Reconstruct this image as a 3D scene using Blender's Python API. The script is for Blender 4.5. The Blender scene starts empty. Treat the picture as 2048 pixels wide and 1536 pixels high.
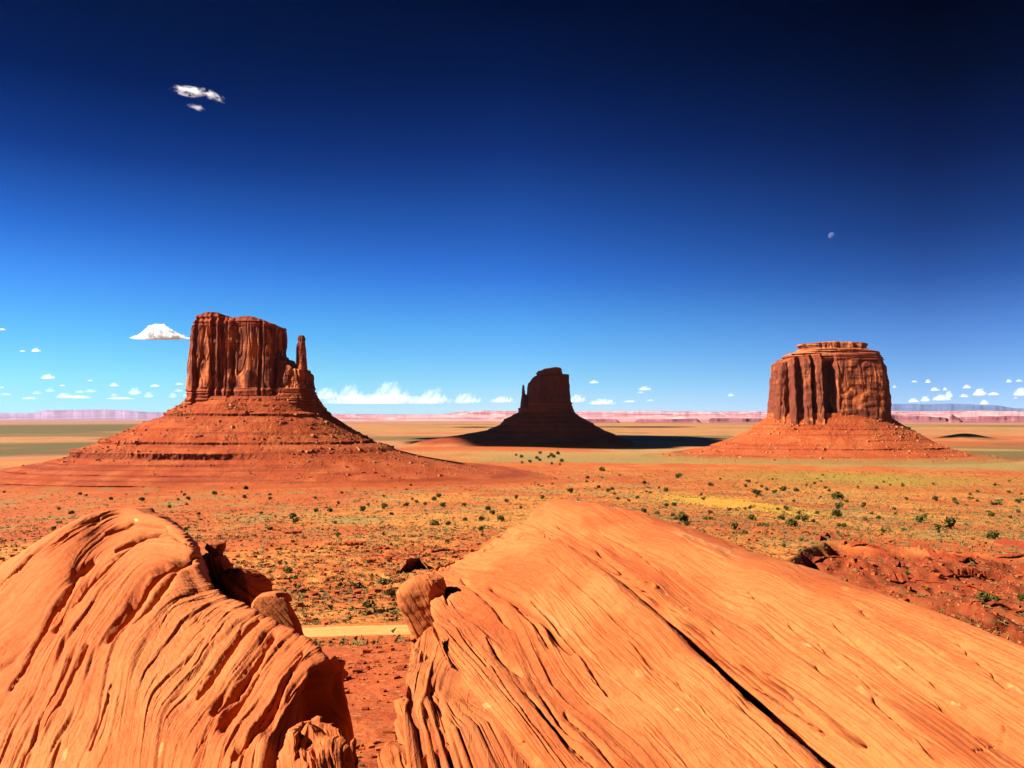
import bpy, math, random
import numpy as np
from mathutils import Vector

# ---------------------------------------------------------------- camera, world, sun, exposure
sc = bpy.context.scene
C = sc.collection
FPX = 1600.0           # focal length in pixels of the 2048 wide photograph
HOR = 826.0            # row of the true horizon
cam_d = bpy.data.cameras.new("camera")
cam_d.sensor_width = 36.0
cam_d.lens = 36.0 * FPX / 2048.0
cam_d.shift_y = (HOR - 768.0) / 2048.0
cam_d.clip_start = 0.1
cam_d.clip_end = 400000.0
cam = bpy.data.objects.new("camera", cam_d)
C.objects.link(cam)
cam.location = (0, 0, 0)
cam.rotation_euler = (math.radians(90), 0, 0)
sc.camera = cam

SUN_EL = math.radians(37.0)
SUN_BACK = math.radians(14.0)      # the sun stands to the left, this far behind the viewer
sun_vec = Vector((-math.cos(SUN_BACK) * math.cos(SUN_EL), -math.sin(SUN_BACK) * math.cos(SUN_EL), math.sin(SUN_EL)))
sd = bpy.data.lights.new("sun", 'SUN')
sd.energy = 5.0
sd.angle = math.radians(0.53)
sd.color = (1.0, 0.955, 0.89)
sun = bpy.data.objects.new("sun", sd)
C.objects.link(sun)
sun.rotation_euler = (-sun_vec).to_track_quat('-Z', 'Y').to_euler()

world = bpy.data.worlds.new("World")
sc.world = world
world.use_nodes = True
wn = world.node_tree.nodes; wl = world.node_tree.links
wn.clear()
wo = wn.new('ShaderNodeOutputWorld')
bg = wn.new('ShaderNodeBackground')
sky = wn.new('ShaderNodeTexSky')
sky.sky_type = 'NISHITA'
sky.sun_disc = False
sky.sun_elevation = SUN_EL
sky.sun_rotation = math.atan2(sun_vec.x, sun_vec.y)
sky.altitude = 1700
sky.air_density = 1.0
sky.dust_density = 0.3
sky.ozone_density = 1.5
bg.inputs['Strength'].default_value = 0.1
SKY=[(-0.456, [(0.0022, [0.1858, 0.3484, 0.549]), (0.0422, [0.1579, 0.3503, 0.4663]), (0.0974, [0.1019, 0.2973, 0.4564]), (0.1517, [0.0666, 0.219, 0.47]), (0.2047, [0.0336, 0.1341, 0.3599]), (0.2808, [0.0097, 0.048, 0.1697]), (0.3519, [0.0034, 0.0192, 0.0776]), (0.4175, [0.0031, 0.0137, 0.0482])]), (0.002, [(0.0025, [0.2247, 0.3352, 0.5427]), (0.0474, [0.1569, 0.3038, 0.4539]), (0.1093, [0.0911, 0.2555, 0.4488]), (0.17, [0.0465, 0.1588, 0.4037]), (0.2288, [0.0277, 0.104, 0.2936]), (0.3123, [0.0109, 0.0407, 0.1451]), (0.3892, [0.0042, 0.0173, 0.0665]), (0.4587, [0.0019, 0.0084, 0.033])]), (0.46, [(0.0022, [0.1514, 0.2246, 0.4363]), (0.0421, [0.1076, 0.1801, 0.3403]), (0.0972, [0.0671, 0.1265, 0.271]), (0.1514, [0.0287, 0.0691, 0.1826]), (0.2043, [0.014, 0.0382, 0.1149]), (0.2803, [0.0057, 0.0145, 0.0536]), (0.3513, [0.0022, 0.0062, 0.0219]), (0.4168, [0.0009, 0.0025, 0.0095])])]
tcw = wn.new('ShaderNodeTexCoord'); sx = wn.new('ShaderNodeSeparateXYZ'); wl.new(tcw.outputs['Generated'], sx.inputs[0])
def wm(op, a, b):
    n = wn.new('ShaderNodeMath'); n.operation = op
    for i, q in enumerate((a, b)):
        if isinstance(q, (int, float)): n.inputs[i].default_value = q
        else: wl.new(q, n.inputs[i])
    return n.outputs[0]
hx = wm('DIVIDE', sx.outputs['X'], wm('SQRT', wm('ADD', wm('MULTIPLY', sx.outputs['X'], sx.outputs['X']), wm('MULTIPLY', sx.outputs['Y'], sx.outputs['Y'])), 0.0))
zf = wm('MULTIPLY', sx.outputs['Z'], 2.0)
ramps = []
for ax, st in SKY:
    r = wn.new('ShaderNodeValToRGB'); cr = r.color_ramp; cr.interpolation = 'EASE' if False else 'LINEAR'
    while len(cr.elements) < len(st): cr.elements.new(0.5)
    for e, (z, c) in zip(cr.elements, st): pass
    for i, (z, c) in enumerate(st):
        cr.elements[i].position = min(1, z * 2.0)
    for i, (z, c) in enumerate(st):
        cr.elements[i].color = (c[0], c[1], c[2], 1)
    wl.new(zf, r.inputs[0]); ramps.append((ax, r.outputs[0]))
def wmix(f, a, b, mode='MIX'):
    m = wn.new('ShaderNodeMix'); m.data_type = 'RGBA'; m.blend_type = mode; m.clamp_factor = True
    if isinstance(f, float): m.inputs[0].default_value = f
    else: wl.new(f, m.inputs[0])
    wl.new(a, m.inputs[6]); wl.new(b, m.inputs[7]); return m.outputs[2]
fl = wm('DIVIDE', wm('SUBTRACT', hx, ramps[0][0]), ramps[1][0] - ramps[0][0])
fr = wm('DIVIDE', wm('SUBTRACT', hx, ramps[1][0]), ramps[2][0] - ramps[1][0])
g = wmix(fl, ramps[0][1], ramps[1][1]); g = wmix(fr, g, ramps[2][1])
wl.new(wmix(1.0, sky.outputs[0], g, 'MULTIPLY'), bg.inputs[0])

wl.new(bg.outputs[0], wo.inputs['Surface'])
sc.view_settings.view_transform = 'Standard'
sc.view_settings.look = 'None'
sc.view_settings.gamma = 1.0
sc.view_settings.use_curve_mapping = False
sc.view_settings.exposure = 1.75
sc.cycles.max_bounces = 6
sc.cycles.diffuse_bounces = 1
sc.cycles.transparent_max_bounces = 24
sc.cycles.volume_bounces = 4

# ---------------------------------------------------------------- numeric helpers
_r = np.random.RandomState(7)
_perm = _r.permutation(256).astype(np.int32)
_perm = np.concatenate([_perm, _perm, _perm])
_g = _r.normal(size=(256, 3)); _g /= np.linalg.norm(_g, axis=1)[:, None]
_g = _g.astype(np.float32)

def noise(x, y, z=0.0, seed=0):
    """3D gradient noise, about -1..1, vectorised"""
    x, y, z = np.broadcast_arrays(np.asarray(x, float) + seed * 17.13, np.asarray(y, float) + seed * 5.7, np.asarray(z, float) + seed * 3.31)
    sh = x.shape
    x = x.ravel(); y = y.ravel(); z = z.ravel()
    xi = np.floor(x).astype(np.int64); yi = np.floor(y).astype(np.int64); zi = np.floor(z).astype(np.int64)
    xf = (x - xi).astype(np.float32); yf = (y - yi).astype(np.float32); zf = (z - zi).astype(np.float32)
    xi &= 255; yi &= 255; zi &= 255
    u = xf * xf * xf * (xf * (xf * 6 - 15) + 10); v = yf * yf * yf * (yf * (yf * 6 - 15) + 10); w = zf * zf * zf * (zf * (zf * 6 - 15) + 10)
    def gr(dx, dy, dz):
        h = _perm[_perm[_perm[(xi + dx) & 255] + ((yi + dy) & 255)] + ((zi + dz) & 255)]
        g = _g[h]
        return g[:, 0] * (xf - dx) + g[:, 1] * (yf - dy) + g[:, 2] * (zf - dz)
    def L(a, b, t): return a + (b - a) * t
    r = L(L(L(gr(0, 0, 0), gr(1, 0, 0), u), L(gr(0, 1, 0), gr(1, 1, 0), u), v),
          L(L(gr(0, 0, 1), gr(1, 0, 1), u), L(gr(0, 1, 1), gr(1, 1, 1), u), v), w)
    return (r * 1.5).reshape(sh).astype(float)

def fbm(x, y, z=0.0, o=4, seed=0, gain=0.5):
    a = 1.0; t = 0; s = 0
    for i in range(o):
        f = 2.03 ** i
        t = t + a * noise(np.asarray(x) * f, np.asarray(y) * f, np.asarray(z) * f, seed + i * 3)
        s += a; a *= gain
    return t / s

def sst(a, b, x):
    t = np.clip((x - a) / (b - a), 0, 1)
    return t * t * (3 - 2 * t)

def P(px, py, d):
    """world point seen at pixel (px,py) of the photograph, d metres ahead"""
    return np.array([(px - 1024.0) / FPX * d, d, (HOR - py) / FPX * d])

# ---------------------------------------------------------------- object helpers
def tag(o, label=None, cat=None, group=None, kind=None):
    if label: o['label'] = label
    if cat: o['category'] = cat
    if group: o['group'] = group
    if kind: o['kind'] = kind
    return o

def empty(name, loc):
    o = bpy.data.objects.new(name, None); C.objects.link(o); o.location = loc
    o.empty_display_size = 1.0
    return o

def mesh_from(name, V, F, mat, parent=None, smooth=True, attrs=None):
    """V (n,3), F (m,k) with one k"""
    V = np.ascontiguousarray(V, dtype=np.float32); F = np.ascontiguousarray(F, dtype=np.int32)
    me = bpy.data.meshes.new(name)
    k = F.shape[1]
    me.vertices.add(len(V)); me.vertices.foreach_set('co', V.ravel())
    me.loops.add(F.size); me.loops.foreach_set('vertex_index', F.ravel())
    me.polygons.add(len(F))
    me.polygons.foreach_set('loop_start', np.arange(0, F.size, k, dtype=np.int32))
    me.update(calc_edges=True)
    me.polygons.foreach_set('use_smooth', np.full(len(F), smooth))
    for an, (ty, arr) in (attrs or {}).items():
        at = me.attributes.new(an, ty, 'POINT')
        if ty == 'FLOAT': at.data.foreach_set('value', np.ascontiguousarray(arr, np.float32).ravel())
        elif ty == 'FLOAT_VECTOR': at.data.foreach_set('vector', np.ascontiguousarray(arr, np.float32).ravel())
        else:
            a4 = np.ones((len(V), 4), np.float32); a4[:, :3] = arr
            at.data.foreach_set('color', a4.ravel())
    me.materials.append(mat)
    me.validate()
    o = bpy.data.objects.new(name, me); C.objects.link(o)
    if parent is not None:
        o.parent = parent; o.matrix_parent_inverse = parent.matrix_basis.inverted() if False else o.matrix_parent_inverse
        o.location = -Vector(parent.location)
    return o

def grid_faces(nu, nv, wrap=False):
    """vertex id = i*nv + j"""
    i = np.arange(nu if wrap else nu - 1); j = np.arange(nv - 1)
    I, J = np.meshgrid(i, j, indexing='ij')
    I2 = (I + 1) % nu
    return np.stack([I * nv + J, I2 * nv + J, I2 * nv + J + 1, I * nv + J + 1], -1).reshape(-1, 4)

def grid_normals(G, wrap=False):
    if wrap: du = np.roll(G, -1, 0) - np.roll(G, 1, 0)
    else: du = np.gradient(G, axis=0)
    dv = np.gradient(G, axis=1)
    n = np.cross(du, dv); l = np.linalg.norm(n, axis=-1, keepdims=True)
    return n / np.maximum(l, 1e-9)

# ---------------------------------------------------------------- materials
GAIN = 0.60
class NT:
    def __init__(s, name):
        s.m = bpy.data.materials.new(name); s.m.use_nodes = True
        s.n = s.m.node_tree.nodes; s.l = s.m.node_tree.links; s.n.clear()
        s.out = s.n.new('ShaderNodeOutputMaterial')
        s.b = s.n.new('ShaderNodeBsdfPrincipled'); s.b.inputs['Roughness'].default_value = 0.92
        s.b.inputs['Specular IOR Level'].default_value = 0.12
        s.l.new(s.b.outputs[0], s.out.inputs['Surface'])
    def put(s, inp, v):
        if isinstance(v, bpy.types.NodeSocket): s.l.new(v, inp)
        elif isinstance(v, (tuple, list)) and len(v) == 3 and inp.type == 'RGBA': inp.default_value = (*v, 1)
        else: inp.default_value = v
    def math(s, op, a, b=0.0, c=None):
        n = s.n.new('ShaderNodeMath'); n.operation = op
        s.put(n.inputs[0], a); s.put(n.inputs[1], b)
        if c is not None: s.put(n.inputs[2], c)
        return n.outputs[0]
    def obj(s): return s.n.new('ShaderNodeTexCoord').outputs['Object']
    def geo(s): return s.n.new('ShaderNodeNewGeometry')
    def attr(s, name, what='Vector'):
        n = s.n.new('ShaderNodeAttribute'); n.attribute_name = name; return n.outputs[what]
    def scale(s, v, sc3, off=(0, 0, 0)):
        n = s.n.new('ShaderNodeMapping'); s.put(n.inputs['Vector'], v); n.inputs['Scale'].default_value = sc3; n.inputs['Location'].default_value = off
        return n.outputs[0]
    def noise(s, v, scale=1.0, detail=4, rough=0.5, dist=0.0):
        n = s.n.new('ShaderNodeTexNoise'); s.put(n.inputs['Vector'], v)
        n.inputs['Scale'].default_value = scale; n.inputs['Detail'].default_value = detail
        n.inputs['Roughness'].default_value = rough; n.inputs['Distortion'].default_value = dist
        return n.outputs['Fac']
    def voro(s, v, scale=1.0, feat='F1'):
        n = s.n.new('ShaderNodeTexVoronoi'); n.feature = feat; s.put(n.inputs['Vector'], v); n.inputs['Scale'].default_value = scale
        return n.outputs['Distance']
    def ramp(s, f, stops):
        n = s.n.new('ShaderNodeMapRange'); n.interpolation_type = 'SMOOTHSTEP'
        s.put(n.inputs['Value'], f); n.inputs['From Min'].default_value = stops[0]; n.inputs['From Max'].default_value = stops[1]
        n.inputs['To Min'].default_value = stops[2] if len(stops) > 2 else 0; n.inputs['To Max'].default_value = stops[3] if len(stops) > 2 else 1
        return n.outputs[0]
    def mix(s, f, a, b, mode='MIX'):
        n = s.n.new('ShaderNodeMix'); n.data_type = 'RGBA'; n.blend_type = mode
        s.put(n.inputs[0], f); s.put(n.inputs[6], a); s.put(n.inputs[7], b)
        return n.outputs[2]
    def comb(s, x, y, z=0.0):
        n = s.n.new('ShaderNodeCombineXYZ'); s.put(n.inputs[0], x); s.put(n.inputs[1], y); s.put(n.inputs[2], z); return n.outputs[0]
    def sep(s, v):
        n = s.n.new('ShaderNodeSeparateXYZ'); s.put(n.inputs[0], v); return n.outputs
    def bump(s, h, dist, strength=1.0, nrm=None):
        n = s.n.new('ShaderNodeBump'); n.inputs['Strength'].default_value = strength; n.inputs['Distance'].default_value = dist
        s.put(n.inputs['Height'], h)
        if nrm is not None: s.l.new(nrm, n.inputs['Normal'])
        return n.outputs[0]
    def done(s, col, nrm=None, rough=None, warm=True):
        col = s.mix(1.0, col, (GAIN, GAIN * (0.80 if warm else 0.86), GAIN * (0.52 if warm else 0.95)), 'MULTIPLY')
        s.put(s.b.inputs['Base Color'], col)
        if nrm is not None: s.l.new(nrm, s.b.inputs['Normal'])
        if rough is not None: s.put(s.b.inputs['Roughness'], rough)
        return s.m

def mat_slab(name, base, red, pale, dark, seed):
    """near sandstone; attribute lam = (across layers, along layers, 0) in metres, spot = pale lichen marks"""
    m = NT(name)
    lam = m.attr('lam')
    o = m.obj()
    w = m.noise(m.scale(lam, (1.2, 0.5, 1), (seed, 0, 0)), 1.0, 3)
    broad = m.noise(m.scale(o, (0.55, 0.35, 0.6), (seed, 2, 1)), 1.0, 4, 0.55)
    fine = m.noise(m.scale(lam, (15, 0.5, 1), (seed, 5, 0)), 1.0, 4, 0.6, 0.2)
    mid = m.noise(m.scale(lam, (4.5, 0.8, 1), (seed, 9, 0)), 1.0, 6, 0.62, 0.3)
    grain = m.noise(o, 60.0, 3, 0.7)
    col = m.mix(m.ramp(broad, (0.42, 0.58)), red, base)
    col = m.mix(m.math('MULTIPLY', m.ramp(mid, (0.50, 0.76)), m.ramp(w, (0.4, 0.7, 0.10, 0.55))), col, pale)
    col = m.mix(m.math('MULTIPLY', m.ramp(fine, (0.58, 0.70)), 0.13), col, dark)
    dash = m.noise(m.scale(lam, (30, 1.7, 1), (seed, 2, 0)), 1.0, 3, 0.6)
    dgate = m.noise(m.scale(lam, (1.6, 0.8, 1), (seed, 8, 0)), 1.0, 3, 0.6)
    col = m.mix(m.math('MULTIPLY', m.math('MULTIPLY', m.ramp(dash, (0.60, 0.68)), m.ramp(dgate, (0.50, 0.66))), 0.45), col, dark)
    col = m.mix(m.math('MULTIPLY', m.ramp(mid, (0.44, 0.30)), 0.42), col, red)
    blot = m.noise(m.scale(o, (1, 1, 1), (seed * 3, 0, 0)), 2.3, 5, 0.65)
    col = m.mix(m.math('MULTIPLY', m.ramp(blot, (0.60, 0.72)), 0.35), col, pale)
    col = m.mix(m.math('MULTIPLY', m.ramp(grain, (0.40, 0.70)), 0.22), col, dark)
    iso = m.noise(o, 7.0, 6, 0.7); pit = m.voro(m.scale(o, (1, 1, 1), (seed, 0, 0)), 16.0)
    col = m.mix(m.ramp(iso, (0.40, 0.66, 0, 0.55)), col, (1.10, 1.22, 1.35), 'MULTIPLY')
    col = m.mix(m.ramp(iso, (0.46, 0.30, 0, 0.45)), col, (0.86, 0.70, 0.62), 'MULTIPLY')
    col = m.mix(m.math('MULTIPLY', m.ramp(pit, (0.16, 0.08)), m.ramp(iso, (0.5, 0.62, 0, 0.7))), col, dark)
    col = m.mix(m.attr('spot', 'Fac'), col, (0.86, 0.62, 0.36))
    col = m.mix(m.attr('varn', 'Fac'), col, (0.20, 0.065, 0.04))
    b1 = m.bump(m.ramp(dash, (0.56, 0.68, 1.0, 0.0)), 0.006, 1.0, m.bump(fine, 0.006, 1.0))
    b2 = m.bump(m.noise(m.scale(lam, (45, 3, 1)), 1.0, 4, 0.6), 0.003, 1.0, b1)
    b3 = m.bump(m.noise(o, 22.0, 5, 0.65), 0.009, 0.8, m.bump(iso, 0.015, 0.6, b2))
    return m.done(col, b3)

def mat_cliff(name, sc_=1.0, orange=(0.62, 0.20, 0.085), brown=(0.215, 0.062, 0.040), dark=(0.095, 0.030, 0.024), amt=0.49):
    m = NT(name); o = m.obj()
    s = 1.0 / sc_
    streak = m.noise(m.scale(o, (0.11 * s, 0.11 * s, 0.012 * s)), 1.0, 5, 0.6, 0.5)
    patch = m.noise(m.scale(o, (0.022 * s, 0.022 * s, 0.014 * s), (4, 1, 7)), 1.0, 4, 0.6, 0.6)
    strat = m.noise(m.scale(o, (0.004 * s, 0.004 * s, 0.32 * s)), 1.0, 4, 0.6)
    f = m.math('ADD', m.math('MULTIPLY', streak, 0.55), m.math('MULTIPLY', patch, 0.75))
    col = m.mix(m.ramp(f, (amt + 0.06, amt + 0.14)), orange, brown)
    col = m.mix(m.math('MULTIPLY', m.ramp(streak, (0.55, 0.72)), 0.7), col, dark)
    col = m.mix(m.math('MULTIPLY', m.ramp(strat, (0.52, 0.66)), 0.35), col, dark)
    lay = m.attr('layer', 'Fac')
    l2 = m.noise(m.scale(o, (0.006 * s, 0.006 * s, 0.55 * s), (0, 0, 5)), 1.0, 3, 0.6)
    layc = m.mix(m.ramp(l2, (0.42, 0.60)), (0.40, 0.10, 0.045), (0.20, 0.05, 0.03))
    col = m.mix(lay, col, layc)
    capc = m.mix(m.ramp(m.noise(m.scale(o, (0.05 * s, 0.05 * s, 0.3 * s)), 1.0, 4, 0.6), (0.42, 0.58)), (0.50, 0.21, 0.105), (0.28, 0.08, 0.04))
    col = m.mix(m.attr('cap', 'Fac'), col, capc)
    b = m.bump(streak, 1.6 * sc_, 1.0)
    b = m.bump(m.noise(m.scale(o, (0.10 * s, 0.10 * s, 0.9 * s)), 1.0, 4, 0.6), 0.9 * sc_, 0.8, b)
    return m.done(col, b)

def mat_talus(name, sc_=1.0, base=(0.41, 0.080, 0.026), light=(0.52, 0.14, 0.052), dark=(0.24, 0.044, 0.02)):
    m = NT(name); o = m.obj(); s = 1.0 / sc_
    st = m.noise(m.scale(o, (0.003 * s, 0.003 * s, 0.16 * s)), 1.0, 4, 0.6)
    bl = m.noise(m.scale(o, (0.02 * s, 0.02 * s, 0.03 * s), (3, 3, 3)), 1.0, 5, 0.6)
    gr = m.noise(o, 0.35 * s, 4, 0.7)
    vo = m.voro(o, 0.22 * s)
    col = m.mix(m.ramp(bl, (0.42, 0.66)), base, light)
    col = m.mix(m.math('MULTIPLY', m.ramp(st, (0.5, 0.64)), 0.65), col, dark)
    col = m.mix(m.math('MULTIPLY', m.ramp(gr, (0.52, 0.68)), 0.5), col, dark)
    col = m.mix(m.math('MULTIPLY', m.ramp(vo, (0.35, 0.15)), m.ramp(bl, (0.5, 0.62, 0.1, 0.7))), col, (0.62, 0.27, 0.13))
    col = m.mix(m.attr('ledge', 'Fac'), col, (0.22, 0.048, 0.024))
    gm = m.attr('soil', 'Color')
    col = m.mix(m.attr('apron', 'Fac'), col, m.mix(m.ramp(gr, (0.45, 0.7, 0, 0.5)), gm, (0.25, 0.12, 0.05)))
    b = m.bump(gr, 2.2 * sc_, 1.0)
    b = m.bump(st, 2.0 * sc_, 0.6, b)
    return m.done(col, b)

def mat_plain(name, stops, scale, rough=0.9, bump=0.0):
    """a colour pair mixed by noise"""
    m = NT(name); o = m.obj()
    f = m.noise(o, scale, 4, 0.6)
    col = m.mix(m.ramp(f, (0.38, 0.62)), stops[0], stops[1])
    n = m.bump(f, bump, 1.0) if bump else None
    return m.done(col, n, rough)

# ---------------------------------------------------------------- ground height
DT = np.array([(3, 4.5), (8, 6.0), (14, 8.0), (20, 10.0), (40, 17.3), (60, 21.8), (85, 26.0), (120, 32.3), (160, 37.2), (220, 43.2), (280, 48.0), (343, 52.0),
               (500, 66), (700, 82), (1000, 103), (1300, 121), (1600, 131), (2000, 137), (2500, 140), (3250, 142), (5000, 146), (8000, 151),
               (12000, 153), (20000, 156), (60000, 165)], float)
_ld = np.log(DT[:, 0])
_lr = np.linspace(_ld[0], _ld[-1], 1200)
_dz = np.interp(_lr, _ld, DT[:, 1])
_k = np.hanning(31); _k /= _k.sum()
_dz = np.convolve(np.pad(_dz, 15, mode='edge'), _k, 'valid')

def road_y(x):
    return 119.0 + 0.035 * (x + 25) + 0.0016 * (x + 30) ** 2 * np.sign(30 + x) * -1.0

def ledge_mask(x, y):
    r = np.hypot(x, y)
    a = sst(150, 175, r) * sst(330, 280, r) * sst(-120, -95, x) * sst(60, 30, x)
    return a

def dark_mask(x, y):
    """the deep red broken slope down to the right"""
    r = np.hypot(x, y)
    e = 328 + 14 * noise(x * 0.02, 3.0) + np.where(x < 131, 1.7 * (x - 131), -0.42 * (x - 131)) + 9 * noise(x * .06, 8.)
    return sst(52, 66, x + 5 * noise(y * 0.03, 1.0)) * sst(e + 6, e - 6, y) * sst(30, 60, r)

def terrace(z, step, sharp=0.82):
    t = z / step
    f = np.floor(t); u = t - f
    return (f + np.where(u < sharp, u * 0.35 / sharp, 0.35 + (u - sharp) / (1 - sharp) * 0.65)) * step

def ground_z(x, y):
    x = np.asarray(x, float); y = np.asarray(y, float)
    r = np.hypot(x, y)
    z = -np.interp(np.log(np.maximum(r, 3.0)), _lr, _dz)
    near = sst(20, 90, r)
    z = z + near * sst(2500, 800, r) * 1.3 * fbm(x / 90, y / 90, 0, 4, 1)
    z = z + near * sst(900, 300, r) * 0.35 * fbm(x / 11, y / 11, 0, 4, 2)
    z = z + (1 - near) * 0.2 * fbm(x / 4, y / 4, 0, 4, 5)
    z = z + sst(500, 1600, r) * sst(30000, 5000, r) * 3.5 * fbm(x / 700, y / 700, 0, 3, 3)
    z = z + sst(400, 700, r) * sst(2400, 1500, r) * 1.6 * fbm(x / 60, y / 60, 0, 3, 14)
    # low swell in front of the middle butte, small dark hills far right
    z = z + 13 * np.exp(-((x + 130) / 420) ** 2 - ((y - 3050) / 130) ** 2)
    z = z + 34 * np.exp(-((x - 2520) / 120) ** 2 - ((y - 4450) / 140) ** 2) + 12 * np.exp(-((x - 2060) / 120) ** 2 - ((y - 4650) / 120) ** 2)
    # terraced ledges
    lm = ledge_mask(x, y)
    zz = 0.055 * y + 2.6 * fbm(x / 30, y / 26, 0, 4, 9) + 0.4 * noise(x / 5, y / 5)
    lmn = lm * sst(-0.25, 0.25, noise(x / 45, y / 45, 2.0))
    z = z + (terrace(zz, 1.5, 0.93) - zz) * lmn
    dm = dark_mask(x, y)
    z2 = z + dm * (7.0 * fbm(x / 42, y / 42, 0, 4, 11) - 6.0) + dm * 4.5 * np.abs(noise(x / 22, y / 34, 4.)) + dm * 2.0 * np.abs(noise(x / 8, y / 12, 7.))
    zf = 0.09 * y + 6.0 * fbm(x / 48, y / 34, 0, 4, 17) + 0.6 * noise(x / 6, y / 6) + 0.02 * x
    z = z2 + (terrace(zf, 4.0, 0.92) - zf) * dm
    z = z + dm * 0.5 * fbm(x / 4, y / 4, 0, 3, 21)
    # the graded road bed
    ry = road_y(x)
    w = sst(7.5, 3.6, np.abs(y - ry)) * sst(-140, -110, x) * sst(60, 30, x)
    zr = -np.interp(np.log(np.hypot(x, ry)), _lr, _dz) + 0.1
    return z * (1 - w) + zr * w

def ray_ground(px, py):
    """distance ahead at which the view ray through the pixel meets the ground"""
    a = (px - 1024.0) / FPX; b = (HOR - py) / FPX
    d = np.exp(np.linspace(math.log(30), math.log(6000), 4000))
    g = ground_z(a * d, d)
    i = np.argmax(b * d < g)
    return d[i] if b * d[i] < g[i] else None

def lp(s):
    return np.array(s, float)

PAL = dict(orange=(0.56, 0.20, 0.055), sand=(0.60, 0.27, 0.075), red=(0.46, 0.095, 0.03), deep=(0.235, 0.042, 0.016), yellow=(0.60, 0.34, 0.055),
           sage=(0.28, 0.245, 0.11), olive=(0.36, 0.28, 0.06), far_green=(0.115, 0.115, 0.05), far_pink=(0.46, 0.22, 0.12), far_tan=(0.44, 0.28, 0.12), lilac=(0.40, 0.22, 0.19))

def soil_color(x, y):
    """albedo of the ground, patches of soil and ground cover"""
    x = np.asarray(x, float); y = np.asarray(y, float)
    r = np.hypot(x, y)
    def mixc(c, k, f): return c + (np.array(PAL[k]) - c) * f[..., None]
    c = np.zeros(x.shape + (3,)) + np.array(PAL['orange'])
    n1 = fbm(x / 120, y / 160, 0, 6, 31, .6); n2 = fbm(x / 60, y / 60, 0, 5, 37, .6)
    c = mixc(c, 'sand', sst(-0.12, 0.22, n1) * 0.9)
    c = mixc(c, 'red', sst(0.10, 0.38, -n1 + 0.08) * 0.7)
    # red close ground and the ledge country
    c = mixc(c, 'red', sst(150, 100, r) * 0.85)
    c = mixc(c, 'red', ledge_mask(x, y) * sst(-0.3, 0.3, n2) * 0.6)
    # red plain to the left and round the left butte
    c = mixc(c, 'red', sst(-100, -260, x + 60 * n2) * sst(420, 520, r + 60 * n2) * sst(2600, 1800, r) * 0.75)
    c = mixc(c, 'red', sst(300, 60, np.abs(x + 150 + 160 * n2)) * sst(1000, 1150, r + 120 * n2) * sst(1900, 1500, r + 150 * n1) * 0.85)
    # ground cover
    s1 = fbm(x / 50, y / 90, 0, 6, 41, .65)
    c = mixc(c, 'sage', sst(0.02, 0.32, s1) * sst(260, 420, r) * 0.72)
    c = mixc(c, 'sage', sst(-250, 0, x) * sst(2150, 2320, r + 120 * n1) * sst(3250, 3050, r + 120 * n2) * 0.85)
    c = mixc(c, 'red', sst(-700, -500, x) * sst(1350, 1500, r + 130 * n2) * sst(2330, 2180, r + 120 * n1) * (0.45 + 0.5 * sst(-.2, .3, n2)))
    c = mixc(c, 'olive', np.exp(-((x - 700 + 80 * n2) / 250) ** 2 - ((y - 1620 + 120 * n1) / 230) ** 2) * 0.95)
    c = mixc(c, 'red', sst(0.1, 0.5, n2) * sst(450, 600, r) * sst(1000, 800, r) * sst(150, 260, x) * 0.6)
    ye = ((x - 226 + 0.03 * (y - 840)) / (54 + 0.03 * (y - 840))) ** 2 + ((y - 850) / 235) ** 2 + 0.45 * n2
    c = mixc(c, 'yellow', sst(1.25, 0.75, ye))
    c = mixc(c, 'deep', dark_mask(x, y) * 0.93)  # redder soil, painted darker still for ground turned from the sun
    # far bands
    f = sst(2400, 3000, r)
    b1 = fbm(x / 2600 + 3, y / 420, 0, 3, 51); b2 = fbm(x / 3600, y / 900, 0, 4, 53)
    fc = np.zeros_like(c) + np.array(PAL['far_pink'])
    fc = mixc(fc, 'far_tan', sst(-0.1, 0.3, b1) * 0.8)
    fc = mixc(fc, 'red', sst(0.15, 0.45, -b1) * sst(9000, 4000, r) * 0.8)
    fc = mixc(fc, 'far_green', sst(0.06, 0.22, b2) * 0.75)
    ang = x / np.maximum(y, 1)
    b1 = b1 + 0.9 * fbm(x / 520, y / 900, 0, 4, 57)
    gl = sst(-0.40, -0.48, ang) * (sst(2950, 3200, r + 100 * b1) * sst(4700, 4300, r + 400 * b2) + sst(6600, 7400, r + 500 * b1) * sst(13500, 11800, r))
    gl = np.clip(gl + 0.9 * sst(0.42, 0.50, ang) * sst(2700, 3000, r) * sst(3700, 3500, r + 200 * b1), 0, 1)
    fc = mixc(fc, 'far_green', gl * 0.95)
    fc = mixc(fc, 'red', sst(260, 60, np.abs(y - 3050 + 80 * b2)) * sst(-700, -500, x) * sst(450, 250, x) * 0.9)
    fc = mixc(fc, 'red', sst(0.40, 0.46, ang) * sst(3900, 4200, r) * sst(6500, 5600, r) * (0.5 + b1))
    q_ = fbm(x / 260, y / 420, 0, 5, 61, .65) + 0.6 * fbm(x / 1400, y / 300, 0, 3, 62)
    fc = mixc(fc, 'far_green', sst(0.12, 0.42, q_) * 0.6)
    fc = mixc(fc, 'red', sst(0.15, 0.5, -q_) * 0.45)
    fc = mixc(fc, 'lilac', sst(10500, 14500, r) * 0.8)  # far plain fades to lilac: haze put into the soil colour
    return np.clip(c + (fc - c) * f[..., None], 0.01, 0.9)

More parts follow.
